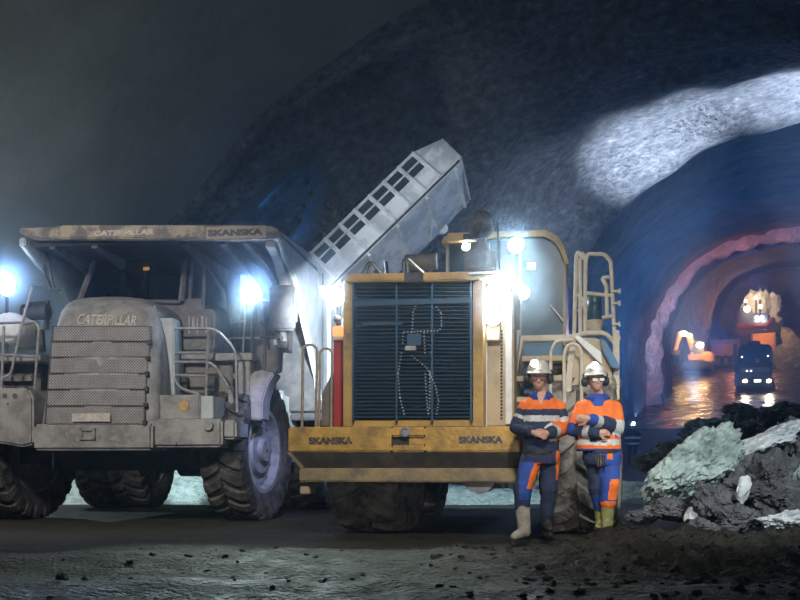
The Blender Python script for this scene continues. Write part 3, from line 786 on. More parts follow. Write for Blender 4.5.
# ------------------------------------------------------------------ wheel loader, rear end towards the viewer
W = Frame('wheel_loader', .07, 11.0, 0, -11)
tag(W.o, 'dirty yellow wheel loader seen from its grille end, beside the two men', 'loader')
wp = W.vpart
cw = wp('counterweight', 'cw', [(288, 427, 391, 452, 0, 1.0), (425, 427, 531, 452, 0, 1.0), (391, 427, 425, 436.5, 0, 1.0), (391, 445, 425, 452, 0, 1.0), (391, 436, 425, 446, .3, 1.0)], bevel=.018)
wp('tow_slot', 'black', [(391, 436.5, 410, 445, .06, .2)], cw, bevel=.004)
wp('tow_block', 'cw', [(409, 436.5, 425, 445, .05, .2)], cw, bevel=.008)
mb = MB(); mb.lathe([(.055, .02), (.055, -.03), (.04, -.035), (.035, -.02), (.012, -.02), (.001, -.022)], W.at(405.5, 432, 0), 'Y', 22); mb.build('tow_eye', 'rim', cw)
lettering(W, 'SKANSKA', 309, 353, 437, 444.5, 0, 'letter_worn', cw, bold=.065)
lettering(W, 'SKANSKA', 459, 503, 436, 443.5, 0, 'letter_dark', cw, bold=.065)
mb = MB()
a = [W.at(p[0], p[1], p[2]) for p in ((288, 452, .0), (531, 452, .0), (531, 468, .14), (301, 468, .14))]
mb.loft([[tuple(p) for p in a], [(p.x, 1.0, p.z) for p in a]]); mb.build('lower_slope', 'cwshade', cw, bevel=.01)
lipb = wp('lower_lip', 'cwmud', [(299, 468, 533, 482.5, .10, 1.0)], cw, bevel=.015)
mb = MB(); a = [W.at(*p) for p in ((287, 453, -.012), (290, 452, -.012), (304, 467, .125), (301, 468.5, .125))]
mb.loft([[tuple(p) for p in a], [(p.x, p.y + .05, p.z) for p in a]]); mb.build('edge_bar', 'tan', cw)
mb = MB(); W.vprism(mb, [(462, 483), (495, 483), (488, 492), (480, 494), (470, 491)], .2, .5); mb.build('hitch', 'rim', cw, bevel=.01)
wp('corner_bracket', 'tan', [(300, 482, 309, 494, .2, .5)], cw, bevel=.01)
mb = MB(); mb.box(-.75, .85, .6, 6.5, .62, 1.25); mb.box(-.35, 1.5, 1.35, 1.9, .8, 1.2)
mb.build('chassis', 'black', W.o, bevel=.03)
# engine hood and grille
hd = wp('hood', 'yellow', [(343, 281, 351.5, 427, .12, .45), (473, 279, 483, 427, .12, .5), (350, 420, 474, 427, .2, .5)], bevel=.012)
mb = MB(); a = W.at(346, 427, .45); b = W.at(481, 277, .45); mb.box(a.x, b.x, .42, 3.0, a.z, b.z); mb.build('hood_shell', 'yellow', hd, bevel=.03)
mb = MB(); W.vprism(mb, [(345, 282), (345, 277), (352, 273.5), (470, 271.5), (497, 270.5), (497, 274), (474, 280), (440, 281)], .05, 3.0); mb.build('hood_cap', 'yellow', hd, bevel=.015)
mb = MB(); W.vprism(mb, [(468, 273), (499, 270), (498, 271.5), (470, 274)], .0, .35); mb.build('glint_plate', 'white', hd)  # white strip paints the glint on the tilted cap plate
wp('cap_plate', 'black', [(404, 273, 423, 282, .03, .07)], hd, bevel=.006)
wp('radiator', 'rad', [(350, 281, 475, 421, .36, .42)], hd)
mb = MB(); n = 36
for i in range(n):
    py = 283.5 + i * (421 - 284) / n
    a = W.at(351, py, .16); b = W.at(474, py, .16)
    mb.loft([[(a.x, .15, a.z), (b.x, .15, b.z), (b.x, .155, b.z - .012), (a.x, .155, a.z - .012)], [(a.x, .205, a.z + .016), (b.x, .205, b.z + .016), (b.x, .21, b.z + .004), (a.x, .21, a.z + .004)]])
gr = mb.build('grille_slats', 'slat', hd, smooth=False)
wp('grille_bar', 'slat', [(395.5, 281, 397.5, 421, .12, .16), (431, 281, 433, 421, .12, .16), (352, 281, 354, 421, .12, .16), (470, 281, 472, 421, .12, .16), (352, 301, 472, 302.5, .12, .16), (362, 323, 402, 324.5, .12, .15)], gr, bevel=0)
CURV = [[(412, 332), (413, 312), (416, 305)], [(436.6, 307), (441.4, 314), (441.4, 326), (439, 331)], [(404.5, 332), (439, 330.5)], [(403, 333), (402.5, 343)], [(424, 333), (425, 356)],
        [(401.5, 353), (398, 374), (400, 398), (404.5, 416)], [(412, 356), (427, 368), (435.5, 386), (438.5, 401), (436, 416)], [(425, 374), (427, 404), (428.5, 415)], [(430, 372), (429.5, 411)]]
mb = MB()
for c in CURV:
    pts = [Vector((p[0], p[1])) for p in c]; tot = 0
    for p, q in zip(pts, pts[1:]):
        L_ = (q - p).length; k = 0
        while k < L_:
            m = p + (q - p) * (k / L_); w = W.at(m.x, m.y, .115)
            mb.lathe([(.011, 0), (.011, .006), (.001, .008)] if False else [(.0095, .01), (.0085, -.004), (.001, -.007)], w, 'Y', 6); k += 3.3
mb.build('dotted_outline', 'tray', gr)  # small dots tracing a man-shaped outline over the slats
wp('grille_box', 'slat', [(407, 334, 421, 345.5, .10, .15)], gr, bevel=.006)
wp('pale_plate', 'letter_pale', [(405, 346, 415.6, 350, .09, .13)], gr, bevel=.003)
rail(W, 'lifting_handle', 'chrome', [[(361, 276), (368, 264), (372, 262.5), (383, 276)], [(367, 276), (371, 265)]], .02, hd, y=.5)
rail(W, 'lifting_handle', 'chrome', [[(403, 276), (404, 260), (408, 258.5), (426, 275)], [(407, 276), (407, 262)]], .02, hd, y=.4)
wp('filler_cap', 'black', [(374, 268, 381, 277, .55, .7)], hd, bevel=.02)
# side column right of the grille
sc = wp('side_column', 'tan', [(483, 284, 514, 427, .5, 1.5)], bevel=.02)
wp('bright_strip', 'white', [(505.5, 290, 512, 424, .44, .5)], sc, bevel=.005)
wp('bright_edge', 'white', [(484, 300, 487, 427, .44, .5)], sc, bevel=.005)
mb = MB()
for i in range(26): W.vbox(mb, 500.5, 330 + i * 3.5, 502.5, 331.8 + i * 3.5, .485, .5)
mb.build('slot_row', 'black', sc)
wp('lamp_bracket', 'tan', [(486, 300, 500, 341, .4, .5)], sc, bevel=.01)
wp('pale_reflector', 'letter_pale', [(487, 331, 499, 340, .385, .4)], sc, bevel=.004)
LW = {}
LW[1] = lamp(W, 499, 291, .40, .125, sc); LW[2] = lamp(W, 493, 318, .38, .085, sc)
# left side of the hood: red post, lamps, rails
rp = wp('side_post', 'red', [(333.5, 338, 344, 427, .5, .9)], bevel=.01)
wp('tail_lamp', 'tail', [(332.5, 326, 343, 336, .45, .55)], rp, bevel=.01)
wp('post_cap', 'tan', [(332.5, 336, 344, 340, .45, .9)], rp, bevel=.006)
wp('lamp_arm', 'black', [(336, 286, 340, 328, .55, .6)], rp, bevel=.005)
LW[3] = lamp(W, 337, 297, .5, .10, rp)
mb = MB(); mb.lathe([(.04, .06), (.05, .02), (.045, 0), (.005, -.01)], W.at(337, 319, .5), 'Y', 14); mb.build('small_lamp', 'chrome', rp)
rail(W, 'handrail', 'railtan', [[(302, 429), (303, 348), (308, 344.5), (314, 345), (317, 349), (316, 429)]], .017, y=.35)
rail(W, 'handrail', 'railtan', [[(319, 429), (320, 352), (324, 348), (329, 348.5), (332, 352), (331, 429)]], .017, y=.45)
mb = MB(); W.vprism(mb, [(320, 428), (322, 392), (330, 375), (335, 373), (335, 428)], .55, 1.1); mb.build('side_hump', 'brown', W.o, bevel=.03)
# things on top of the hood
mb = MB(); p = W.at(481, 225, 1.5); mb.ball(p, .165, .165, .185, 24); ex = mb.build('exhaust_cap', 'tire', W.o)
mb = MB(); mb.tube([p - Vector((0, 0, .1)), p - Vector((0, 0, .75))], .06, 12); mb.build('exhaust_pipe', 'deck', ex)
mb = MB(); q = W.at(480, 260, 1.4); mb.lathe([(.19, -.12), (.2, -.1), (.2, .08), (.16, .1)], q, 'Z', 24); mb.lathe([(.12, .1), (.12, .2), (.02, .21)], q, 'Z', 18); mb.build('air_cleaner', 'deck', W.o)
mb = MB(); mb.lathe([(.1, -.2), (.1, .2)], W.at(421, 262, 1.6), 'X', 18); mb.build('canister', 'deck', W.o, bevel=.01)
rail(W, 'whip_aerial', 'chrome', [[(497.5, 222), (499.5, 270)]], .009, y=1.0)
# cab
YC = 2.35
cab_out = [(444, 280), (444, 243), (448, 238), (500, 232), (545, 230), (557, 236), (563, 246), (567, 262), (568, 340), (568, 345), (444, 345)]
mb = MB(); W.vprism(mb, [(446, 345), (446, 242), (500, 235), (545, 234), (556, 241), (562, 252), (565, 264), (566, 345)], YC, YC + 1.6); cabw = mb.build('cab', 'bluegrey', W.o, bevel=.02)
mb = MB(); W.vprism(mb, [(441, 243), (444, 236), (500, 231), (546, 229.5), (558, 236), (564, 246), (569, 264), (565, 264), (560, 249), (554, 240), (544, 235), (500, 236.5), (446, 242)], YC - .12, YC + 1.8)
mb.build('cab_roof', 'yellow', cabw, bevel=.01)
wp('window_post', 'tan', [(519, 235, 521.5, 345, YC - .04, YC), (446, 242, 448.5, 345, YC - .04, YC), (563, 262, 566, 345, YC - .05, YC)], cabw, bevel=.005)
wp('rear_window', 'glass', [(450, 243, 517, 300, YC - .012, YC - .002)], cabw)
wp('roof_box', 'yellow', [(447, 233, 478, 240, YC - .3, YC - .1)], cabw, bevel=.01)
wp('roof_box_panel', 'black', [(463, 234, 474, 239, YC - .32, YC - .29)], cabw, bevel=.004)
rail(W, 'wiper', 'white', [[(550, 305), (557, 313), (563, 321)]], .012, cabw, y=YC - .05)
LW[4] = lamp(W, 516, 245, YC - .2, .10, cabw); LW[5] = lamp(W, 523, 293, YC - .2, .085, cabw); LW[6] = lamp(W, 466, 247, YC - .2, .05, cabw)
wp('square_marker', 'lens_soft', [(527.5, 262.5, 535, 269, YC - .06, YC - .03)], cabw, bevel=.004)
mb = MB(); W.vbox(mb, 444, 345, 574, 440, YC, YC + 1.7); mb.build('cab_base', 'brown', W.o, bevel=.02)
# ladder and platform on the right
lad = wp('ladder', 'cream', [(520, 335.5, 574, 340, .95, 1.15)], bevel=.01)
for py, a, b in ((356, 522, 572), (376, 512, 569), (397, 509, 567), (415, 507, 566)): wp('tread', 'tan', [(a, py, b, py + 4.5, .95, 1.25)], lad, bevel=.006)
mb = MB()
for pts in ([(519, 336), (524, 336), (506, 428), (500, 428)], [(570, 336), (576, 336), (568, 430), (561, 430)]): W.vprism(mb, pts, .92, 1.0)
mb.build('stringer', 'cream', lad, bevel=.006)
wp('ladder_backing', 'slat', [(524, 340, 562, 428, 1.6, 1.7)], lad)
mb = MB(); W.vprism(mb, [(512, 330), (521, 330), (521, 336), (505, 415), (503, 427), (512, 427)], .9, .94) ; mb.build('pale_guard', 'truckside', lad)
rail(W, 'handrail', 'cream', [[(550, 432), (551, 350), (556, 341), (573, 340)]], .019, lad, y=.88)
rail(W, 'handrail', 'cream', [[(565, 432), (564, 356), (567, 346), (573, 343.5), (579, 346), (582, 354), (581, 432)]], .021, lad, y=.75)
pl = MB(); W.vprism(pl, [(573, 337), (598, 338), (606, 346), (612, 372), (613, 428), (566, 428)], 1.0, 2.6); pl = pl.build('fender_panel', 'tan', W.o, bevel=.015)
mb = MB(); W.vprism(mb, [(574, 337), (578, 335), (601, 352), (602, 364), (598, 361)], .9, 1.0); mb.build('bright_fin', 'white', pl)
mb = MB(); W.vprism(mb, [(600, 338), (606, 341), (620, 366), (619, 369), (612, 368), (602, 350)], .9, 1.3); mb.build('dark_strut', 'slat', pl, bevel=.01)
wp('side_pillar', 'cream', [(613, 330, 619.5, 400, 1.05, 1.3)], pl, bevel=.01)
mb = MB()
for i in range(9): mb.ball(W.at(603 + 11 * math.sin(i * 2.1), 384 + 4.2 * i, .9), .05 + .015 * math.sin(i * 3), seg=10)
mb.build('hose_bundle', 'brown', pl)
tower = rail(W, 'handrail', 'cream', [[(574, 343), (576.5, 256), (578, 252), (584, 258.5)], [(585, 333), (585.7, 260), (588, 254), (604, 254), (611, 261), (615, 345)], [(581, 252.5), (585.7, 258), (585.5, 270)],
     [(586, 293), (613, 296)], [(577, 294), (586, 302), (578, 312)], [(609.5, 277), (602, 278), (606.5, 286), (607, 318)], [(612, 316), (602, 318)], [(580, 258), (580.5, 340)]], .024, y=1.2)
for py in (291, 303, 324, 338):
    wp('hook', 'cream', [(612, py - 1, 620, py + 1, 1.15, 1.2), (618.5, py - 2.5, 620.5, py + 2.5, 1.15, 1.2)], tower, bevel=.003)
rail(W, 'platform_edge', 'cream', [[(573, 337), (586, 333), (606, 333), (617, 346)]], .03, tower, y=1.1)
mb = MB(); p = W.at(594.5, 322, 1.5); mb.lathe([(.085, 0), (.10, .03), (.085, .30), (.06, .36), (.02, .37)], p, 'Z', 20); jar = mb.build('precleaner_bowl', 'bluegrey', W.o)
mb = MB(); mb.lathe([(.11, -.16), (.11, -.02), (.12, 0), (.1, .02)], p, 'Z', 20); mb.build('precleaner_base', 'cream', jar, bevel=.005)
# wheels
zr = 1.03
wx0, wx1 = W.at(380, 500, 1.55).x, W.at(583, 500, 1.6).x
v0 = wheel(W, wx0, 1.55, zr, .86, .70, yaw=-4, nl=14, lug=.075, tm='tiremud')
wheel(W, wx1, 1.6, zr, .86, .58, yaw=-4, proto=v0)
mb = MB(); mb.tube([W.at(418, 497, .8), W.at(417, 507, .75), W.at(412, 514, .75), W.at(407, 508, .75), W.at(406, 497, .8)], .014); mb.build('brake_hose', 'black', W.o)
wheel(W, wx0 - .25, 5.6, zr, .86, .58, yaw=0, proto=v0); wheel(W, wx1, 5.6, zr, .86, .58, yaw=0, proto=v0)
# ------------------------------------------------------------------ people
def remesh(mb, voxel, smooth=3):
    bmesh.ops.recalc_face_normals(mb.b, faces=mb.b.faces)
    me = bpy.data.meshes.new('lump'); mb.b.to_mesh(me); mb.b.free()
    o = bpy.data.objects.new('lump', me); COL.objects.link(o)
    m = o.modifiers.new('r', 'REMESH'); m.mode = 'VOXEL'; m.voxel_size = voxel
    if smooth:
        s = o.modifiers.new('s', 'SMOOTH'); s.factor = .5; s.iterations = smooth
    dg = bpy.context.evaluated_depsgraph_get(); dg.update()
    r = bpy.data.meshes.new_from_object(o.evaluated_get(dg))
    bpy.data.objects.remove(o); bpy.data.meshes.remove(me)
    return r
def finish(name, me, mats, parent, fn=None):
    me.name = name; me.materials.clear()
    for m in mats: me.materials.append(MT[m])
    for p in me.polygons:
        p.use_smooth = True
        if fn: p.material_index = fn(p.center)
    return link(name, me, parent)
def capsule(mb, pts, rs, seg=14):
    """closed tapered tube with round ends through pts"""
    pts = [Vector(p) for p in pts]
    P_, R_ = [], []
    d0 = (pts[0] - pts[1]).normalized(); d1 = (pts[-1] - pts[-2]).normalized()
    for k in (.98, .8, .45): P_.append(pts[0] + d0 * rs[0] * k); R_.append(rs[0] * math.sqrt(1 - k * k))
    # subdivide smoothly
    for i in range(len(pts) - 1):
        for k in range(4):
            t = k / 4; P_.append(pts[i].lerp(pts[i + 1], t)); R_.append(rs[i] + (rs[i + 1] - rs[i]) * t)
    P_.append(pts[-1]); R_.append(rs[-1])
    for k in (.45, .8, .98): P_.append(pts[-1] + d1 * rs[-1] * k); R_.append(rs[-1] * math.sqrt(1 - k * k))
    mb.tube(P_, R_, seg)
def ringloft(mb, rings, seg=28, wr=0.0):
    out = []
    for c, rx, ry in rings:
        out.append([(c.x + rx * math.copysign(abs(math.cos(a)) ** .85, math.cos(a)), c.y + ry * math.copysign(abs(math.sin(a)) ** .85, math.sin(a)), c.z) for a in [2 * math.pi * k / seg for k in range(seg)]])
    mb.loft(out)
def hand(mb, w, d, up, thumb_side, size=1.0, curl=.55):
    """palm and five fingers; w wrist, d pointing direction, up = back of the hand"""
    d = Vector(d).normalized(); up = Vector(up); up = (up - d * up.dot(d)).normalized(); s = d.cross(up) * thumb_side
    w = Vector(w)
    capsule(mb, [w - d * .03, w + d * .03 * size, w + d * .075 * size], [.027 * size, .031 * size, .033 * size], 10)
    for k in (-.5, .5): capsule(mb, [w + d * .02 + s * k * .03, w + d * .085 * size + s * k * .05 * size], [.02 * size, .018 * size], 8)
    for i, (off, ln) in enumerate(((.030, .074), (.010, .084), (-.011, .077), (-.031, .060))):
        p = w + d * .085 * size + s * off * size; pts = [p]; dd = d.copy(); ang = 0
        for j, f_ in enumerate((.45, .32, .23)):
            ang += curl * (.5 + .35 * j) + .04 * i
            q = d * math.cos(ang) - up * math.sin(ang)
            pts.append(pts[-1] + q * ln * f_ * size)
        capsule(mb, pts, [.0105 * size, .0098 * size, .0092 * size, .0082 * size], 7)
    p = w + d * .03 * size + s * .028 * size
    q1 = (d * .6 + s * .75 - up * .25).normalized(); q2 = (d * .9 + s * .15 - up * .35).normalized()
    capsule(mb, [p, p + q1 * .042 * size, p + q1 * .042 * size + q2 * .03 * size, p + q1 * .042 * size + q2 * .055 * size], [.014 * size, .0125 * size, .0115 * size, .0095 * size], 7)

def person(fr, sp):
    A = fr.at; o = fr.o
    up = 1.0
    hc = A(*sp['head']); yaw = R(sp.get('face_yaw', 0)); tl = R(sp.get('face_roll', 0))
    HM = Matrix.Translation(hc) @ Matrix.Rotation(yaw, 4, 'Z') @ Matrix.Rotation(tl, 4, 'Y') @ Matrix.Rotation(R(sp.get('nod', 0)), 4, 'X')
    hs = sp.get('hs', 1.0)
    def H(x, y, z): return HM @ (Vector((x, y, z)) * hs)
    # body: one continuous surface
    mb = MB()
    def hball(x, y, z, rx, ry, rz, seg=16):
        g = bmesh.ops.create_uvsphere(mb.b, u_segments=seg, v_segments=10, radius=1, matrix=HM @ Matrix.Diagonal((hs, hs, hs, 1)) @ Matrix.Translation((x, y, z)) @ Matrix.Diagonal((rx, ry, rz, 1)))
    hball(0, .01, .025, .080, .098, .095); hball(0, -.028, -.03, .064, .064, .075); hball(0, -.052, -.085, .036, .032, .030)   # skull, face, chin
    hball(-.035, -.058, -.036, .024, .022, .024, 10); hball(.035, -.058, -.036, .024, .022, .024, 10)                           # cheeks
    hball(0, -.098, -.022, .012, .016, .024, 8); hball(0, -.103, -.036, .016, .013, .011, 8)                                    # nose
    hball(0, -.080, .014, .050, .016, .013, 10)                                                                                 # brow
    hball(0, -.085, -.066, .024, .010, .007, 8); hball(0, -.083, -.077, .020, .010, .008, 8)                                    # lips
    for sx in (-1, 1): hball(sx * .082, .012, -.02, .010, .020, .030, 10)                                                       # ears
    nk = A(*sp['neck'])
    capsule(mb, [nk - Vector((0, 0, .06)), nk, hc + Vector((0, .015, -.03))], [.075, .062, .058])
    rings = [(A(*r[:2], r[4] if len(r) > 4 else 0.0), r[2] * sp['mpp'] - .02, r[3] - .02) for r in sp['torso']]
    ringloft(mb, rings)
    for arm in sp['arms']:
        capsule(mb, [A(*p) for p in arm['pts']], [.05, .045, .04, .033][:len(arm['pts'])] if len(arm['pts']) == 4 else [.055, .045, .032])
        ww = A(*arm['pts'][-1]); hand(mb, ww, arm['hdir'], arm['hup'], arm['thumb'], sp.get('hand', 1.0), arm.get('curl', .5))
    for leg in sp['legs']:
        capsule(mb, [A(*p) for p in leg['pts']], [.085, .065, .05])
        q = A(*leg['pts'][-1]); capsule(mb, [q, A(*leg['ankle'])], [.05, .045])
        capsule(mb, [A(*leg['ankle']), A(*leg['toe'])], [.045, .035])
    me = remesh(mb, .0075, 2)
    body = finish('body', me, ['skin', 'hair', 'orange'], o, lambda c: 0)
    for sx in (-1, 1):
        e = MB(); e.ball(H(sx * .033, -.086, 0), .011 * hs, seg=10); e.build('eye', 'white', body)
        e = MB(); e.ball(H(sx * .033, -.0945, 0), .005 * hs, seg=8); e.build('pupil', 'belt', body)
    e = MB()
    ringh = []
    for z, k in ((-.045, .9), (-.02, 1.0), (.03, 1.03), (.07, .95)):
        ringh.append([H(.086 * k * math.cos(a), .012 + .10 * k * math.sin(a), z) for a in [R(-20) + R(220) * i / 16 for i in range(17)]])
    e.loft([[tuple(p) for p in r] for r in ringh], cap=False, closed=False); e.build('hair', 'hair', body)
    # glasses
    e = MB()
    for sx in (-1, 1):
        pts = []
        for (gx, gz) in ((.006, .014), (.060, .016), (.064, -.010), (.045, -.022), (.016, -.018)): pts.append((sx * gx, gz))
        e.loft([[tuple(H(p[0], -.108 + .35 * abs(p[0]) ** 1.5 * 4 * .3, p[1])) for p in pts], [tuple(H(p[0], -.105 + .35 * abs(p[0]) ** 1.5 * 4 * .3, p[1])) for p in pts]])
    gl = e.build('safety_glasses', sp['glass'], o)
    e = MB()
    for sx in (-1, 1): e.tube([H(sx * .06, -.10, .012), H(sx * .086, -.05, .010), H(sx * .09, .01, .005)], .004 * hs, 6)
    e.tube([H(-.063, -.104, .016), H(0, -.112, .016), H(.063, -.104, .016)], .004 * hs, 6); e.build('frame', 'belt', gl)
    # helmet, lamp and ear defenders
    e = MB(); prof = [(.130, .054), (.132, .059), (.118, .065), (.117, .085), (.111, .112), (.094, .141), (.06, .163), (.02, .171), (.002, .172)]
    rr = []
    for r, z in prof:
        ring = []
        for k in range(32):
            a = 2 * math.pi * k / 32; x, y = math.cos(a) * r * .90, math.sin(a) * r * 1.08
            if z < .062: y -= .024 * max(0, -math.sin(a)) ; 
            ring.append(tuple(H(x, y + .005, z - (.012 if math.sin(a) < -.3 and z < .062 else 0))))
        rr.append(ring)
    e.loft(rr); e.b.faces.ensure_lookup_table()
    hel = e.build('helmet', 'helmet', o, angle=45)
    e = MB(); e.tube([H(0, -.135, .07), H(0, -.09, .148), H(0, .0, .179), H(0, .09, .151), H(0, .13, .07)], [.004, .010, .012, .010, .004], 6); e.build('helmet_ridge', 'helmet', hel)
    lx = sp.get('lampx', -.03); lz = .138
    e = MB(); e.tube([H(lx, -.07, lz), H(lx, -.135, lz)], [.03, .036], 12); lampo = e.build('head_lamp', 'white', hel)
    e = MB(); e.ball(H(lx, -.142, lz), .038, .026, .038, 14); e.build('lens', 'lens_head', lampo)
    for sx in (-1, 1):
        e = MB(); g = [H(sx * .088, .012, -.015), H(sx * .098, .012, -.015), H(sx * .135, .012, -.015), H(sx * .145, .012, -.015)]
        e.tube(g, [.044 * hs, .052 * hs, .047 * hs, .028 * hs], 14); c = e.build('ear_defender', 'belt', hel)
        e = MB(); e.tube([H(sx * .122, .012, .0), H(sx * .13, .0, .05), H(sx * .118, 0, .075)], .008, 6); e.build('arm', 'black', c)
    # jacket
    mb = MB()
    rings = [(A(*r[:2], r[4] if len(r) > 4 else 0.0), r[2] * sp['mpp'], r[3]) for r in sp['torso']]
    ringloft(mb, rings)
    armpts = []
    for arm in sp['arms']:
        pp = [A(*p) for p in arm['pts']]; e2 = pp[:-1] + [pp[-1].lerp(pp[-2], .10)]
        capsule(mb, e2, arm.get('r', [.088, .078, .056]))
        armpts.append(pp)
    me = remesh(mb, .010, 3)
    for v in me.vertices:
        q = v.co * 9
        v.co += Vector((noise.noise(q), noise.noise(q + Vector((9, 0, 0))), noise.noise(q + Vector((0, 7, 0))))) * .008
    Rz = fr.rot
    def pix(c):
        w = Rz @ c + fr.O; return 400 + F * w.x / w.y, HZ - F * (w.z - HC) / w.y
    def armparam(c):
        best = (9, 0, 0)
        for i, pp in enumerate(armpts):
            L_ = [(pp[k + 1] - pp[k]).length for k in range(len(pp) - 1)]; acc = 0
            for k in range(len(pp) - 1):
                d = pp[k + 1] - pp[k]; t = max(0, min(1, (c - pp[k]).dot(d) / d.length_squared)); e_ = (c - pp[k] - d * t).length
                if e_ < best[0]: best = (e_, i, k + t)
                acc += L_[k]
        return best
    finish('jacket', me, ['orange', 'navy', 'reflect', 'blue', 'skin'], o, lambda c: sp['jacket_fn'](pix(c), armparam(c), c))
    # collar
    e = MB(); e2 = []
    for k in range(9):
        a = R(-55 + 0) + R(290) * k / 8 + R(-90 + 90)
    ring0, ring1, ring2 = [], [], []
    for k in range(21):
        a = R(-62) + R(304) * k / 20
        ring0.append(tuple(nk + Vector((.125 * math.cos(a), .118 * math.sin(a), -.055))))
        ring1.append(tuple(nk + Vector((.092 * math.cos(a), .088 * math.sin(a), .012))))
        ring2.append(tuple(nk + Vector((.135 * math.cos(a), .132 * math.sin(a), -.035 - .025 * abs(math.sin(a))))))
    e.loft([ring0, ring1, ring2], cap=False, closed=False)
    ob = e.build('collar', 'blue', o); sd = ob.modifiers.new('s', 'SOLIDIFY'); sd.thickness = .008
    # trousers
    mb = MB()
    ringloft(mb, [(A(*r[:2], r[4] if len(r) > 4 else 0.0), r[2] * sp['mpp'], r[3]) for r in sp['hips']])
    for leg in sp['legs']: capsule(mb, [A(*p) for p in leg['pts']], leg['r'])
    me = remesh(mb, .011, 3)
    for v in me.vertices:
        q = v.co * 8 + Vector((5, 5, 5))
        v.co += Vector((noise.noise(q), noise.noise(q + Vector((9, 0, 0))), 0)) * .012
    finish('trousers', me, ['navy', 'blue', 'orange', 'reflect'], o, lambda c: sp['trouser_fn'](pix(c), c))
    bl = [A(*sp['hips'][0][:2], sp['hips'][0][4]) , sp['hips'][0]]
    e = MB(); c0 = bl[0]; rx = bl[1][2] * sp['mpp'] + .012; ry = bl[1][3] + .012
    e.loft([[(c0.x + (rx - q) * math.cos(a), c0.y + (ry - q) * math.sin(a), c0.z + dz) for a in [2 * math.pi * k / 28 for k in range(28)]] for dz, q in ((-.045, .02), (-.04, 0), (-.002, 0), (.0, .02))]); 
    e.build('belt', 'belt', o)
    if sp.get('pouch'):
        e = MB(); c = A(*sp['pouch']); e.ball(c, .055, .05, .07, 14); pc = e.build('pouch', 'brown', o)
        e = MB()
        for k in range(4): e.tube([c + Vector((-.04 + .026 * k, -.04, -.05)), c + Vector((-.03 + .02 * k, -.05, .06))], .008, 6)
        e.build('cords', 'belt', pc)
    # boots
    for leg in sp['legs']:
        a = A(*leg['pts'][-1]); an = A(*leg['ankle']); to = A(*leg['toe'])
        mb = MB(); br = leg.get('br', .075)
        top = a + Vector((0, 0, leg.get('btop', .02)))
        capsule(mb, [top, a.lerp(an, .5), an], [br, br * .92, br * .85])
        capsule(mb, [an + (an - to).normalized() * .03, an.lerp(to, .6), to], [br * .72, br * .68, br * .55])
        me = remesh(mb, .012, 3)
        zmin = min(an.z, to.z) - br * .62
        for v in me.vertices:
            if v.co.z < zmin: v.co.z = zmin + (v.co.z - zmin) * .08
        b = finish('boot', me, [leg['boot']], o)
        e = MB(); d = (to - an); d.z = 0; d.normalize(); sx = Vector((-d.y, d.x, 0))
        outl = []
        for k in range(20):
            t = 2 * math.pi * k / 20; m_ = an.lerp(to, .5); L_ = (to - an).length * .5 + br * .75
            q = Vector((m_.x, m_.y, 0)) + d * L_ * math.cos(t) + sx * br * .75 * math.sin(t); outl.append(q)
        e.loft([[(q.x, q.y, zmin - .022) for q in outl], [(q.x, q.y, zmin + .012) for q in outl]]); e.build('sole', 'belt', b)

# man in the dark chequered jacket, left
M1 = Frame('person', 1.39, 10.3, 0, 0); m1z = floor_z(1.29, 10.05)
tag(M1.o, 'person with clasped hands in navy and orange work jacket, leaning beside the loader', 'person')
def j1(px, ap, c):
    e, i, t = ap
    x, y = px
    if e < .10 and t > .15 and (abs(x - 541) > 17 or (t > 1.05 and c.y < -.09 and y > 419)):
        if i == 0: return 2 if .42 < t < .56 else 1
        if t < .5: return 1
        if t < .72: return 2
        if t < 1.55: return 0
        if t < 1.75: return 2
        return 1
    if y < 405 and abs(x - 541) < (405 - y) * .42 and c.y < .03: return 4
    if y < 400 and abs(x - 541) < 9 and c.y < .05: return 3
    if y < 409: return 0
    if y < 415.5: return 1
    if y < 421.5: return 2
    return 1
def t1(px, c):
    x, y = px
    if c.y < .0 and 463 < y < 489 and abs(x - (538 - (y - 463) * .32)) < 4.2 - abs(y - 474) * .09: return 2
    if x > 553 and y < 480 and c.y < .1: return 2 if 556 < x else 0
    if x < 534 and y < 500: return 1 if (x > 519 and y > 462) else 0
    return 0
person(M1, dict(mpp=.0103, head=(538.5, 377.5, -.03), face_yaw=-6, nod=6, neck=(541, 393, .02), glass='lenses', lampx=-.045, hs=1.06,
    torso=[(541, 392, 9, .085, .03), (541, 397, 13, .105, .03), (541, 403, 18, .125, .03), (541, 411, 21, .14, .02), (541, 425, 20, .145, .0), (541, 440, 18.5, .14, -.02), (541, 452, 17.5, .135, -.03)],
    arms=[dict(pts=[(525.5, 408, .03), (516, 428, .02), (532.5, 432, -.27)], hdir=(.8, -.25, -.25), hup=(.0, -.8, .6), thumb=-1, r=[.082, .074, .056], curl=.45),
          dict(pts=[(557.5, 408, .03), (564.5, 429, .0), (548, 433, -.26)], hdir=(-.85, -.2, .05), hup=(0, -.7, .7), thumb=1, r=[.085, .08, .062], curl=.45)],
    hips=[(541, 450, 17, .135, -.03), (541, 458, 18.5, .145, -.03), (541, 464, 17, .13, -.03)],
    legs=[dict(pts=[(531.5, 460, -.02), (522.5, 487, -.16), (522.5, 508, -.14)], r=[.115, .098, .078], ankle=(524.5, 532, -.14), toe=(514.5, 536.5, -.30), boot='boot', br=.078),
          dict(pts=[(550, 460, .0), (549, 489, .03), (547, 513, .12)], r=[.105, .088, .075], ankle=(546.5, 525, .14), toe=(550, 529, .02), boot='belt', br=.07)],
    jacket_fn=j1, trouser_fn=t1))
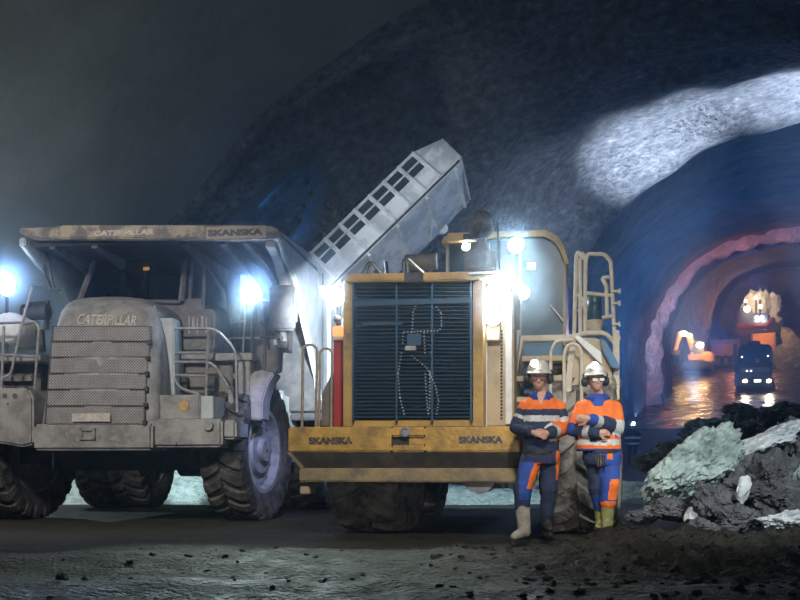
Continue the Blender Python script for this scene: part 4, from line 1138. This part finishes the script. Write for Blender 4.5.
# man in the orange jacket, right
M2 = Frame('person', 2.03, 10.2, 0, 0)
tag(M2.o, 'person with crossed arms in bright orange jacket and blue trousers, beside the loader tyre', 'person')
def j2(px, ap, c):
    e, i, t = ap
    x, y = px
    if e < .10 and t > .25 and (c.y < -.15 or abs(x - 597) > 19):
        if i == 0:
            if t < .85: return 0
            if t < 1.15: return 3
            if t < 1.5: return 1
            if t < 1.75: return 2
            return 1
        if t < .80: return 0
        if t < 1.22: return 2
        if t < 1.66: return 1
        if t < 1.84: return 2
        return 3
    if y < 406 and abs(x - 598) < 4 + (406 - y) * .6 and c.y < .05: return 3
    if x > 615 and 427 < y < 437: return 3
    if 439.5 < y < 445: return 2
    if y > 448.5: return 3
    return 0
def t2(px, c):
    x, y = px
    if c.y < .03 and 607.5 < x < 612.5 and 447 < y < 459: return 2
    if c.y < .05 and 609 < x + (y - 490) * .15 and 479 < y < 500: return 2
    if y > 501.5 and x > 600: return 2
    if x < 600 and y < 495: return 0
    return 1
person(M2, dict(mpp=.0102, head=(595.5, 380, -.03), face_yaw=6, face_roll=-3, nod=0, neck=(597.5, 395, .02), glass='clearlens', lampx=-.045, hs=.98,
    torso=[(598, 394, 9, .085, .03), (598, 399, 13, .105, .03), (598, 405, 19, .125, .02), (598, 416, 22.5, .145, .0), (598, 430, 22.5, .15, -.02), (598, 444, 22.5, .15, -.03), (599, 451, 22, .15, -.03)],
    arms=[dict(pts=[(582, 409, .03), (573.5, 430, -.05), (597, 433, -.22)], hdir=(.9, .1, .05), hup=(0, -.9, .3), thumb=1, r=[.086, .082, .062], curl=.5),
          dict(pts=[(614, 409, .03), (617, 428, -.08), (590, 419, -.27)], hdir=(-.85, .25, .12), hup=(-.2, -.9, .3), thumb=-1, r=[.088, .084, .064], curl=.5)],
    hips=[(602, 449, 18, .14, -.03), (602, 458, 19, .145, -.03), (602, 465, 18, .13, -.03)],
    legs=[dict(pts=[(610, 461, -.03), (610, 484, -.10), (607.5, 503, -.06)], r=[.105, .09, .078], ankle=(607, 524, -.05), toe=(606, 529, -.20), boot='bootgreen', br=.072),
          dict(pts=[(595.5, 461, .0), (596.5, 487, .02), (600.5, 508, .10)], r=[.105, .088, .07], ankle=(601, 524, .12), toe=(598, 528, .0), boot='bootgreen', br=.068)],
    jacket_fn=j2, trouser_fn=t2, pouch=(600, 461, -.17)))
# far worker with a head lamp
M3 = Frame('person', 9.3, 40.0, floor_z(9.3, 40.0), -10)
tag(M3.o, 'far dark-clad person whose helmet lamp shines up into the blue haze', 'person')
mb = MB()
L3 = lambda x, y, z: Vector((x, y, z))
mb.ball(L3(0, 0, 1.62), .09, .1, .12); capsule(mb, [L3(0, .02, 1.35), L3(0, 0, 1.55)], [.07, .06])
ringloft(mb, [(L3(0, 0, .9), .17, .11), (L3(0, 0, 1.1), .17, .12), (L3(0, 0, 1.38), .21, .12), (L3(0, 0, 1.46), .1, .08)])
for sx in (-1, 1):
    capsule(mb, [L3(sx * .2, 0, 1.4), L3(sx * .26, .02, 1.1), L3(sx * .22, -.15, .92)], [.06, .05, .035]); hand(mb, L3(sx * .22, -.15, .92), (0, -.4, -.9), (sx, 0, 0), sx, 1)
    capsule(mb, [L3(sx * .1, 0, .9), L3(sx * .12, -.02, .48), L3(sx * .13, .02, .1)], [.09, .07, .05]); capsule(mb, [L3(sx * .13, .03, .06), L3(sx * .15, -.17, .05)], [.05, .045])
b3 = finish('body', remesh(mb, .012, 2), ['skin', 'navy'], M3.o, lambda c: 0 if c.z > 1.5 else 1)
mb = MB(); ringloft(mb, [(L3(0, 0, .82), .2, .14), (L3(0, 0, 1.1), .2, .15), (L3(0, 0, 1.38), .24, .15), (L3(0, 0, 1.5), .1, .1)])
for sx in (-1, 1): capsule(mb, [L3(sx * .2, 0, 1.4), L3(sx * .26, .02, 1.1), L3(sx * .22, -.13, .95)], [.085, .075, .06])
finish('jacket', remesh(mb, .02, 2), ['navy', 'reflect'], M3.o, lambda c: 1 if (.88 < c.z < .97 or 1.12 < c.z < 1.2) else 0)
mb = MB(); mb.lathe([(.15, 1.66), (.125, 1.68), (.11, 1.76), (.05, 1.82), (.002, 1.83)], (0, 0, 0), 'Z', 20); h3 = mb.build('helmet', 'white', M3.o)
mb = MB(); mb.ball((.04, -.12, 1.74), .045, .03, .045, 12); mb.build('head_lamp', 'lens', h3)
# ------------------------------------------------------------------ machines deep in the tunnel
def tf(name, px, s_or_d, rz=-21):
    x = (px - 400) / F * s_or_d
    return Frame(name, x, s_or_d, floor_z(x, s_or_d), rz)
# lorry facing the viewer
Q = tf('lorry', 755, 67.5)
tag(Q.o, 'dark lorry with lit headlights driving down the wet tunnel ramp', 'lorry')
cabq = Q.vpart('cab', 'lorry', [(738, 346, 772, 386, 0, 2.2)], bevel=.12)
Q.vpart('windscreen', 'bluegrey', [(741, 345, 769, 360, -.06, .02)], cabq, bevel=.03)
Q.vpart('roof_hatch', 'lorry', [(748, 341, 760, 346, .3, 1.5)], cabq, bevel=.04)
Q.vpart('grille_band', 'rim', [(741, 368, 770, 371.5, -.05, .05)], cabq, bevel=.02)
Q.vpart('bumper', 'black', [(738, 378, 773, 386, -.2, .2)], cabq, bevel=.05)
Q.vpart('mirror', 'rim', [(733, 344, 737, 362, -.2, -.05), (770, 350, 773, 362, -.2, -.05)], cabq, bevel=.03)
Q.vpart('side_screen', 'bluegrey', [(734.5, 362, 739, 386, .2, 1.8)], cabq, bevel=.03)
Q.vpart('number_plate', 'lens_soft', [(754, 379.5, 761, 382, -.24, -.2)], cabq, bevel=.01)
Q.vpart('emblem', 'letter_pale', [(755, 358.5, 759.5, 362.5, -.09, -.05)], cabq, bevel=.02)
for px in (745, 769):
    mb = MB(); mb.ball(Q.at(px, 381, -.22), .14, .06, .11, 12); mb.build('headlight', 'lens_warm', cabq)
for px, py in ((742, 357), (768, 356), (747, 371), (751, 371)):
    mb = MB(); mb.ball(Q.at(px, py, -.1), .06, .04, .06, 10); mb.build('marker_lamp', 'lens_soft', cabq)
Q.vpart('loadbed', 'lorry', [(739, 352, 771, 372, 2.4, 8)], bevel=.05)
Q.vpart('chassis', 'black', [(742, 374, 768, 384, .3, 8)], bevel=.05)
pr = None
for y in (.9, 6.2, 7.4):
    for sx in (-1.05, 1.05):
        w = wheel(Q, sx + Q.at(755, 380, 0).x, y, .5, .32, .28, proto=pr, nl=20, lug=.015, dish=.04); pr = pr or w
# excavator
E = tf('excavator', 692, 84)
tag(E.o, 'small excavator lit by orange lamps at the left wall of the far tunnel', 'excavator')
E.vpart('undercarriage', 'black', [(680, 362, 712, 370, -.4, 2.4)], bevel=.2)
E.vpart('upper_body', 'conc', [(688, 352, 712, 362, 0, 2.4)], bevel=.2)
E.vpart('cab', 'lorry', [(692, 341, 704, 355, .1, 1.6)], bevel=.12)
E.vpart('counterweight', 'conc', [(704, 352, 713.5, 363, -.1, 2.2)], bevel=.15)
mb = MB(); mb.tube([E.at(694, 350, .6), E.at(689, 335, .3), E.at(680, 332.5, 0)], [.35, .3, .22], 8); arm = mb.build('boom', 'conc', E.o)
mb = MB(); mb.tube([E.at(680, 332.5, 0), E.at(675, 352, -.4)], [.24, .15], 8); mb.build('stick', 'conc', E.o)
mb = MB(); mb.prism_x([(-.4, E.at(675, 352, -.4).z + .2), (-1.3, E.at(675, 356, -.4).z), (-1.1, E.at(675, 362, -.4).z), (-.2, E.at(675, 362, -.4).z)], E.at(672, 352, -.4).x, E.at(680, 352, -.4).x); mb.build('bucket', 'black', E.o, bevel=.05)
for px, py, r in ((684, 333.5, .28), (690, 335.5, .2), (700, 345, .30)):
    mb = MB(); mb.ball(E.at(px, py, -.25), r, r * .5, r * .7, 12); mb.build('work_lamp', 'lens_warm', E.o)
# orange container and the low wall beside it
K = tf('container', 760, 88)
tag(K.o, 'orange site container standing behind the dark lorry', 'container')
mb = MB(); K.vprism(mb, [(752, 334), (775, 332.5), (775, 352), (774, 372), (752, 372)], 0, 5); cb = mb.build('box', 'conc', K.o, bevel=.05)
mb = MB()
for i in range(9): K.vbox(mb, 753 + i * 2.4, 334.5, 754 + i * 2.4, 371, -.08, 0)
mb.build('corrugation', 'conc', cb)
K.vpart('corner_post', 'brown', [(751, 333, 753, 372, -.1, .2), (774, 332, 776, 372, -.1, .2)], cb, bevel=.02)
U = tf('trailer', 722, 92)
tag(U.o, 'long low orange-lit trailer parked between the excavator and the lorry', 'trailer')
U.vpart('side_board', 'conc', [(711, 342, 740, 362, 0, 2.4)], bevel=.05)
U.vpart('top_rail', 'rim', [(710, 340, 741, 343, -.1, 2.5)], bevel=.04)
U.vpart('lower_rail', 'brown', [(711, 362, 741, 366, 0, 2.4)], bevel=.04)
pr = None
for px in (718, 726, 734):
    for y in (.1, 2.2):
        w = wheel(U, U.at(px, 368, 0).x, y, .55, .4, .3, proto=pr, nl=18, lug=.015, dish=.05, yaw=90); w.rotation_euler = (0, 0, R(90)); pr = pr or w
# drilling rig at the far face, with the lit spoil dome
G = tf('drilling_rig', 758, 99)
tag(G.o, 'dark drilling rig silhouetted against the lit rock face at the tunnel end', 'drilling rig')
G.vpart('platform', 'brown', [(736, 322, 778, 333, 0, 5)], bevel=.2)
G.vpart('cab', 'lorry', [(738, 308, 752, 324, .5, 4)], bevel=.2)
G.vpart('canopy', 'lorry', [(751, 313, 770, 324, .5, 4)], bevel=.2)
G.vpart('chassis', 'black', [(738, 332, 776, 352, .5, 5)], bevel=.2)
mb = MB(); mb.tube([G.at(737, 327, -.2), G.at(766, 326.5, -.2), G.at(774, 318, -.2)], .22, 8); mb.build('boom', 'red', G.o)
for px, py, r, m in ((747, 309, .3, 'lens_warm'), (760.5, 306.5, .22, 'lens_soft'), (745.5, 301, .12, 'lens_warm'), (756, 298, .15, 'lens_warm'), (757, 317.5, .14, 'lens'), (762, 317.5, .14, 'lens')):
    mb = MB(); mb.ball(G.at(px, py, -.1), r, r * .5, r, 12); mb.build('work_lamp', m, G.o)
mb = MB(); mb.tube([G.at(745.5, 301, 0), G.at(745.5, 312, 0)], .08); mb.tube([G.at(760, 300, 0), G.at(760, 314, 0)], .08); mb.tube([G.at(756, 298, 0), G.at(756, 314, 0)], .07); mb.build('mast', 'black', G.o)
x, y = (763 - 400) / F * 107, 107
sp_ = rock('spoil_heap', (x, y, HC + (HZ - 318) / F * 107), (2.6, 1.6, 3.3), 'rockwhite', 77, cuts=4, rough=.25)
tag(sp_, 'brightly lit pale rock dome at the very end of the tunnel', 'rock')
mb = MB()
for (a, b, c_) in ((0, 0, 5.2), (1.5, .5, 4.0)):
    pass
rock_dark = rock('rock_heap', ((812 - 400) / F * 84, 84, floor_z((805 - 400) / F * 84, 84) + .3), (3.0, 6, 4.6), 'rubble', 78, cuts=6, rough=.3)
tag(rock_dark, 'dark spoil heap against the right wall behind the lorry', 'rock')
# ------------------------------------------------------------------ light
BL = (.62, .80, 1.0); CO = (.80, .92, 1.0); WARM = (1.0, .62, .30); NEU = (1.0, .95, .88)
# unseen fill lights on the camera side, added to light the fronts
spot('flood_fill', (-5.5, 4.0, 6.8), (-4.8, 14, 1.8), 3100, NEU, 46, .8, .4)
spot('flood_fill', (.6, 1.5, 6.6), (.8, 11, 1.3), 2700, NEU, 40, .8, .4)
spot('flood_fill', (.9, 2.0, 1.75), (1.72, 10.3, 1.2), 460, NEU, 17, .6, .25)
spot('flood_fill', (.9, 3.5, 1.0), (-.15, 12.4, .4), 200, NEU, 14, .8, .3)
point('wall_fill', (-10.5, 13.5, 5.0), 240, (1, 1, .84), .3)  # unseen, added to brighten the dark upper left wall
# work lamps of the machines
def wl(p, power, col, size=46):
    p = Vector(p); d = (Vector((.2, -1.5, 2.6)) - p).normalized()
    spot('work_light', p + d * .18, p + d * 5, power, col, size, .9, .05)
wl(T_lamp1, 800, (.36, .58, 1)); wl(T_lamp2, 800, (.36, .58, 1))
wl(LW[1], 420, CO); wl(LW[2], 200, CO); wl(LW[3], 260, CO); wl(LW[4], 240, (.45, .75, 1)); wl(LW[5], 160, (.45, .75, 1)); wl(LW[6], 25, (.6, .8, 1))
for p, e in ((LW[1], 9), (LW[2], 6), (LW[5], 1.5), (LW[4], 1.5)): point('lamp_glow', Vector(p) + Vector((0, -.16, .02)), e, CO, .06)
point('lamp_glow', Vector(LW[3]) + Vector((-.05, -.16, .0)), 14, CO, .06)
for p in (T_lamp1, T_lamp2): point('lamp_glow', Vector(p) + Vector((0, -.16, .02)), 9, (.3, .52, 1), .06)
spot('floor_work_light', Vector(T_lamp1) + Vector((0, -.3, 0)), (-2.2, 7.9, 0), 620, (.78, 1, .90), 34, .9, .1)
spot('floor_work_light', Vector(LW[3]) + Vector((0, -.3, 0)), (-.3, 8.0, 0), 330, (.78, 1, .90), 40, .9, .1)
# extra unseen spots added to light the haul truck's flank, wheel and tray
spot('side_fill', (-.95, 12.3, 3.1), (-1.2, 19, 2.7), 5500, (.80, .90, 1), 41, .8, .08)
spot('side_fill', (-.95, 12.3, 3.0), (-2.2, 15.2, .75), 420, (.40, .48, 1), 31, .8, .08)
spot('side_fill', (-3.4, 14.0, 6.0), (0.25, 24, 6.6), 2900, (.84, .92, 1), 27, .8, .1)
spot('flood_fill', (4.6, 4.0, 4.5), (3.5, 11, .7), 1500, (.85, .97, 1), 34, .7, .3)  # unseen fill added to brighten the rock pile
spot('side_fill', (2.2, 18.0, 2.0), (1.2, 24.5, 6.5), 900, (.84, .92, 1), 34, .8, .1)
# lamps standing behind the machines, on the crushed rock
spot('rear_lamp', (-8.2, 18.0, 2.6), (-6.9, 22.2, .5), 420, (.92, 1, .88), 70, .8, .15)
spot('rear_lamp', (-4.4, 20.2, 1.5), (-4.5, 22.3, .5), 260, (.75, .95, 1), 90, .8, .15)
spot('rear_lamp', (1.6, 17.6, 1.9), (1.6, 22.3, .4), 700, (.70, .92, 1), 80, .8, .15)
point('rear_lamp', (-7.4, 20.5, 3.6), 260, (.80, .95, 1), .15)
point('rear_lamp', (4.0, 21.5, 3.2), 90, (.6, .8, 1), .15)
# unseen spots set below the portal to light the roof band
def AP(s, t, z): x, y = st2xy(s, t); return Vector((x, y, z))
spot('roof_beam', AP(38.8, -3.6, 3.0), AP(37.6, -4.8, 12.4), 32000, (.60, .74, 1), 40, 1, .15)
spot('roof_beam', AP(38.8, 1.0, 3.0), AP(37.6, .8, 12.4), 42000, (.60, .74, 1), 40, 1, .15)
spot('roof_beam', AP(38.6, -4.5, 3.0), AP(37.0, -8.6, 10), 2300, (.60, .72, 1), 52, 1, .15)
# unseen blue fill lights added to tint the middle tunnel
point('tunnel_fill', AP(47, 5.5, 7.0), 1300, (.0, .29, 1), .4)
point('tunnel_fill', AP(56, -4.5, 7.5), 900, (.0, .27, 1), .4)
point('tunnel_fill', AP(36, -7, 4.5), 200, (.03, .28, 1), .4)
point('tunnel_fill', AP(76, -3, 14), 420, (.08, .2, 1), .4)
point('drift_fill', (-5.2, 42.2, 11.6), 65, (.01, .28, 1), .3)  # unseen, added to tint the side drift blue
spot('head_beam', M3.O + Vector((.12, .1, 1.98)), (17.2, 65, 9.8), 16000, (.45, .58, 1), 15, .8, .05)
# warm lights at the far end; the row along the arch is added
for th in (176, 164, 152, 140, 128, 116, 104, 92, 80, 68):
    t_, z_ = 7.7 * math.copysign(abs(math.cos(R(th))) ** .7, math.cos(R(th))), 9.5 * math.sin(R(th)) ** .7
    point('arch_rim_fill', AP(63.55, t_, ramp(63.3) + z_ - .1), 14, (1, .30, .15), .1)  # unseen warm lights added to redden the arch rim
E_w = lambda px, py, d: P(px, py, d)
point('warm_light', E_w(684, 331, 82.5), 240, (1, .60, .28), .3)
point('warm_light', E_w(702, 346, 82), 240, (1, .55, .25), .3)
point('warm_light', E_w(764, 330, 85.5), 330, (1, .45, .15), .3)  # unseen, added to brighten the container front
spot('warm_light', E_w(752, 290, 102.5), E_w(763, 300, 107), 1300, (1, .74, .46), 70, .8, .2)
point('warm_light', E_w(735, 316, 96), 220, (1, .3, .15), .3)
for px in (745, 769): spot('headlight_beam', E_w(px, 381, 66.8), E_w(px, 400, 50), 300, (1, .8, .55), 60, .8, .1)

# haze: thin dust in the near cavern, denser in the tunnel
def haze(name, x0, x1, y0, y1, z0, z1, dens, col, label, rz=0, loc=(0, 0, 0), g=.72):
    mb = MB(); mb.box(x0, x1, y0, y1, z0, z1)
    o = mb.build(name, 'white', smooth=False); o.data.materials.clear(); o.location = loc; o.rotation_euler = (0, 0, rz)
    m = bpy.data.materials.new(name); m.use_nodes = True; nt = m.node_tree; nt.nodes.remove(nt.nodes['Principled BSDF'])
    v = nd(nt, 'ShaderNodeVolumeScatter'); v.inputs['Density'].default_value = dens; v.inputs['Color'].default_value = (*col, 1); v.inputs['Anisotropy'].default_value = g
    nt.links.new(v.outputs[0], nt.nodes['Material Output'].inputs['Volume'])
    o.data.materials.append(m); o.visible_shadow = True
    tag(o, label, 'haze', kind='stuff'); return o
haze('haze', -22, 22, 3, 29.5, -.6, 16, .0016, (.70, .85, 1), 'thin bluish dust haze around the lit machines', -AX)
haze('haze', -11, 11, 30.5, 116, -.8, 26, .006, (.55, .72, 1), 'blue dust haze filling the far tunnel', -AX, g=.3)

def halo(c, r, dens, col, label):  # added scattering sphere that gives a lamp its halo
    mb = MB(); mb.ball((0, 0, 0), r, r, r, 24)
    o = mb.build('lamp_halo', 'white', smooth=False); o.data.materials.clear(); o.location = c
    m = bpy.data.materials.new('lamp_halo'); m.use_nodes = True; nt = m.node_tree; nt.nodes.remove(nt.nodes['Principled BSDF'])
    v = nd(nt, 'ShaderNodeVolumeScatter'); v.inputs['Density'].default_value = dens; v.inputs['Color'].default_value = (*col, 1); v.inputs['Anisotropy'].default_value = .72
    nt.links.new(v.outputs[0], nt.nodes['Material Output'].inputs['Volume']); o.data.materials.append(m)
    tag(o, label, 'haze', kind='stuff')
halo(Vector(T_lamp1) + Vector((0, -.3, 0)), 1.0, .045, (.6, .78, 1), 'added blue glow sphere around the haul truck lamp by the mirror')
halo(Vector(T_lamp2) + Vector((0, -.3, 0)), 1.25, .042, (.6, .78, 1), 'added blue glow sphere around the haul truck lamp at the left border')
halo(Vector(LW[1]) + Vector((0, -.25, 0)), .62, .045, (.85, .95, 1), 'added white glow sphere around the loader lamp at the grille corner')
halo(Vector(LW[3]) + Vector((0, -.25, 0)), .5, .06, (.85, .95, 1), 'added white glow sphere around the loader lamp left of the grille')
halo(Vector(LW[4]) + Vector((0, -.3, 0)), .6, .045, (.7, .9, 1), 'added pale glow sphere around the loader cab roof lamp')
halo(Vector(LW[5]) + Vector((0, -.3, 0)), .5, .045, (.7, .9, 1), 'added pale glow sphere around the lower loader cab lamp')
w = bpy.data.worlds.new('cavern_dark'); SC.world = w; w.use_nodes = True
w.node_tree.nodes['Background'].inputs[0].default_value = (.02, .03, .04, 1); w.node_tree.nodes['Background'].inputs[1].default_value = .02

cam = bpy.data.cameras.new('camera'); co = bpy.data.objects.new('camera', cam); COL.objects.link(co)
co.location = (0, 0, HC); co.rotation_euler = (R(90), 0, 0); cam.lens = 36 * F / 800; cam.sensor_width = 36; cam.shift_y = (HZ - 300) / 800; cam.clip_end = 400
SC.camera = co
vs = SC.view_settings; vs.view_transform = 'Standard'; vs.look = 'None'; vs.gamma = 1; vs.use_curve_mapping = False; vs.exposure = 0.0
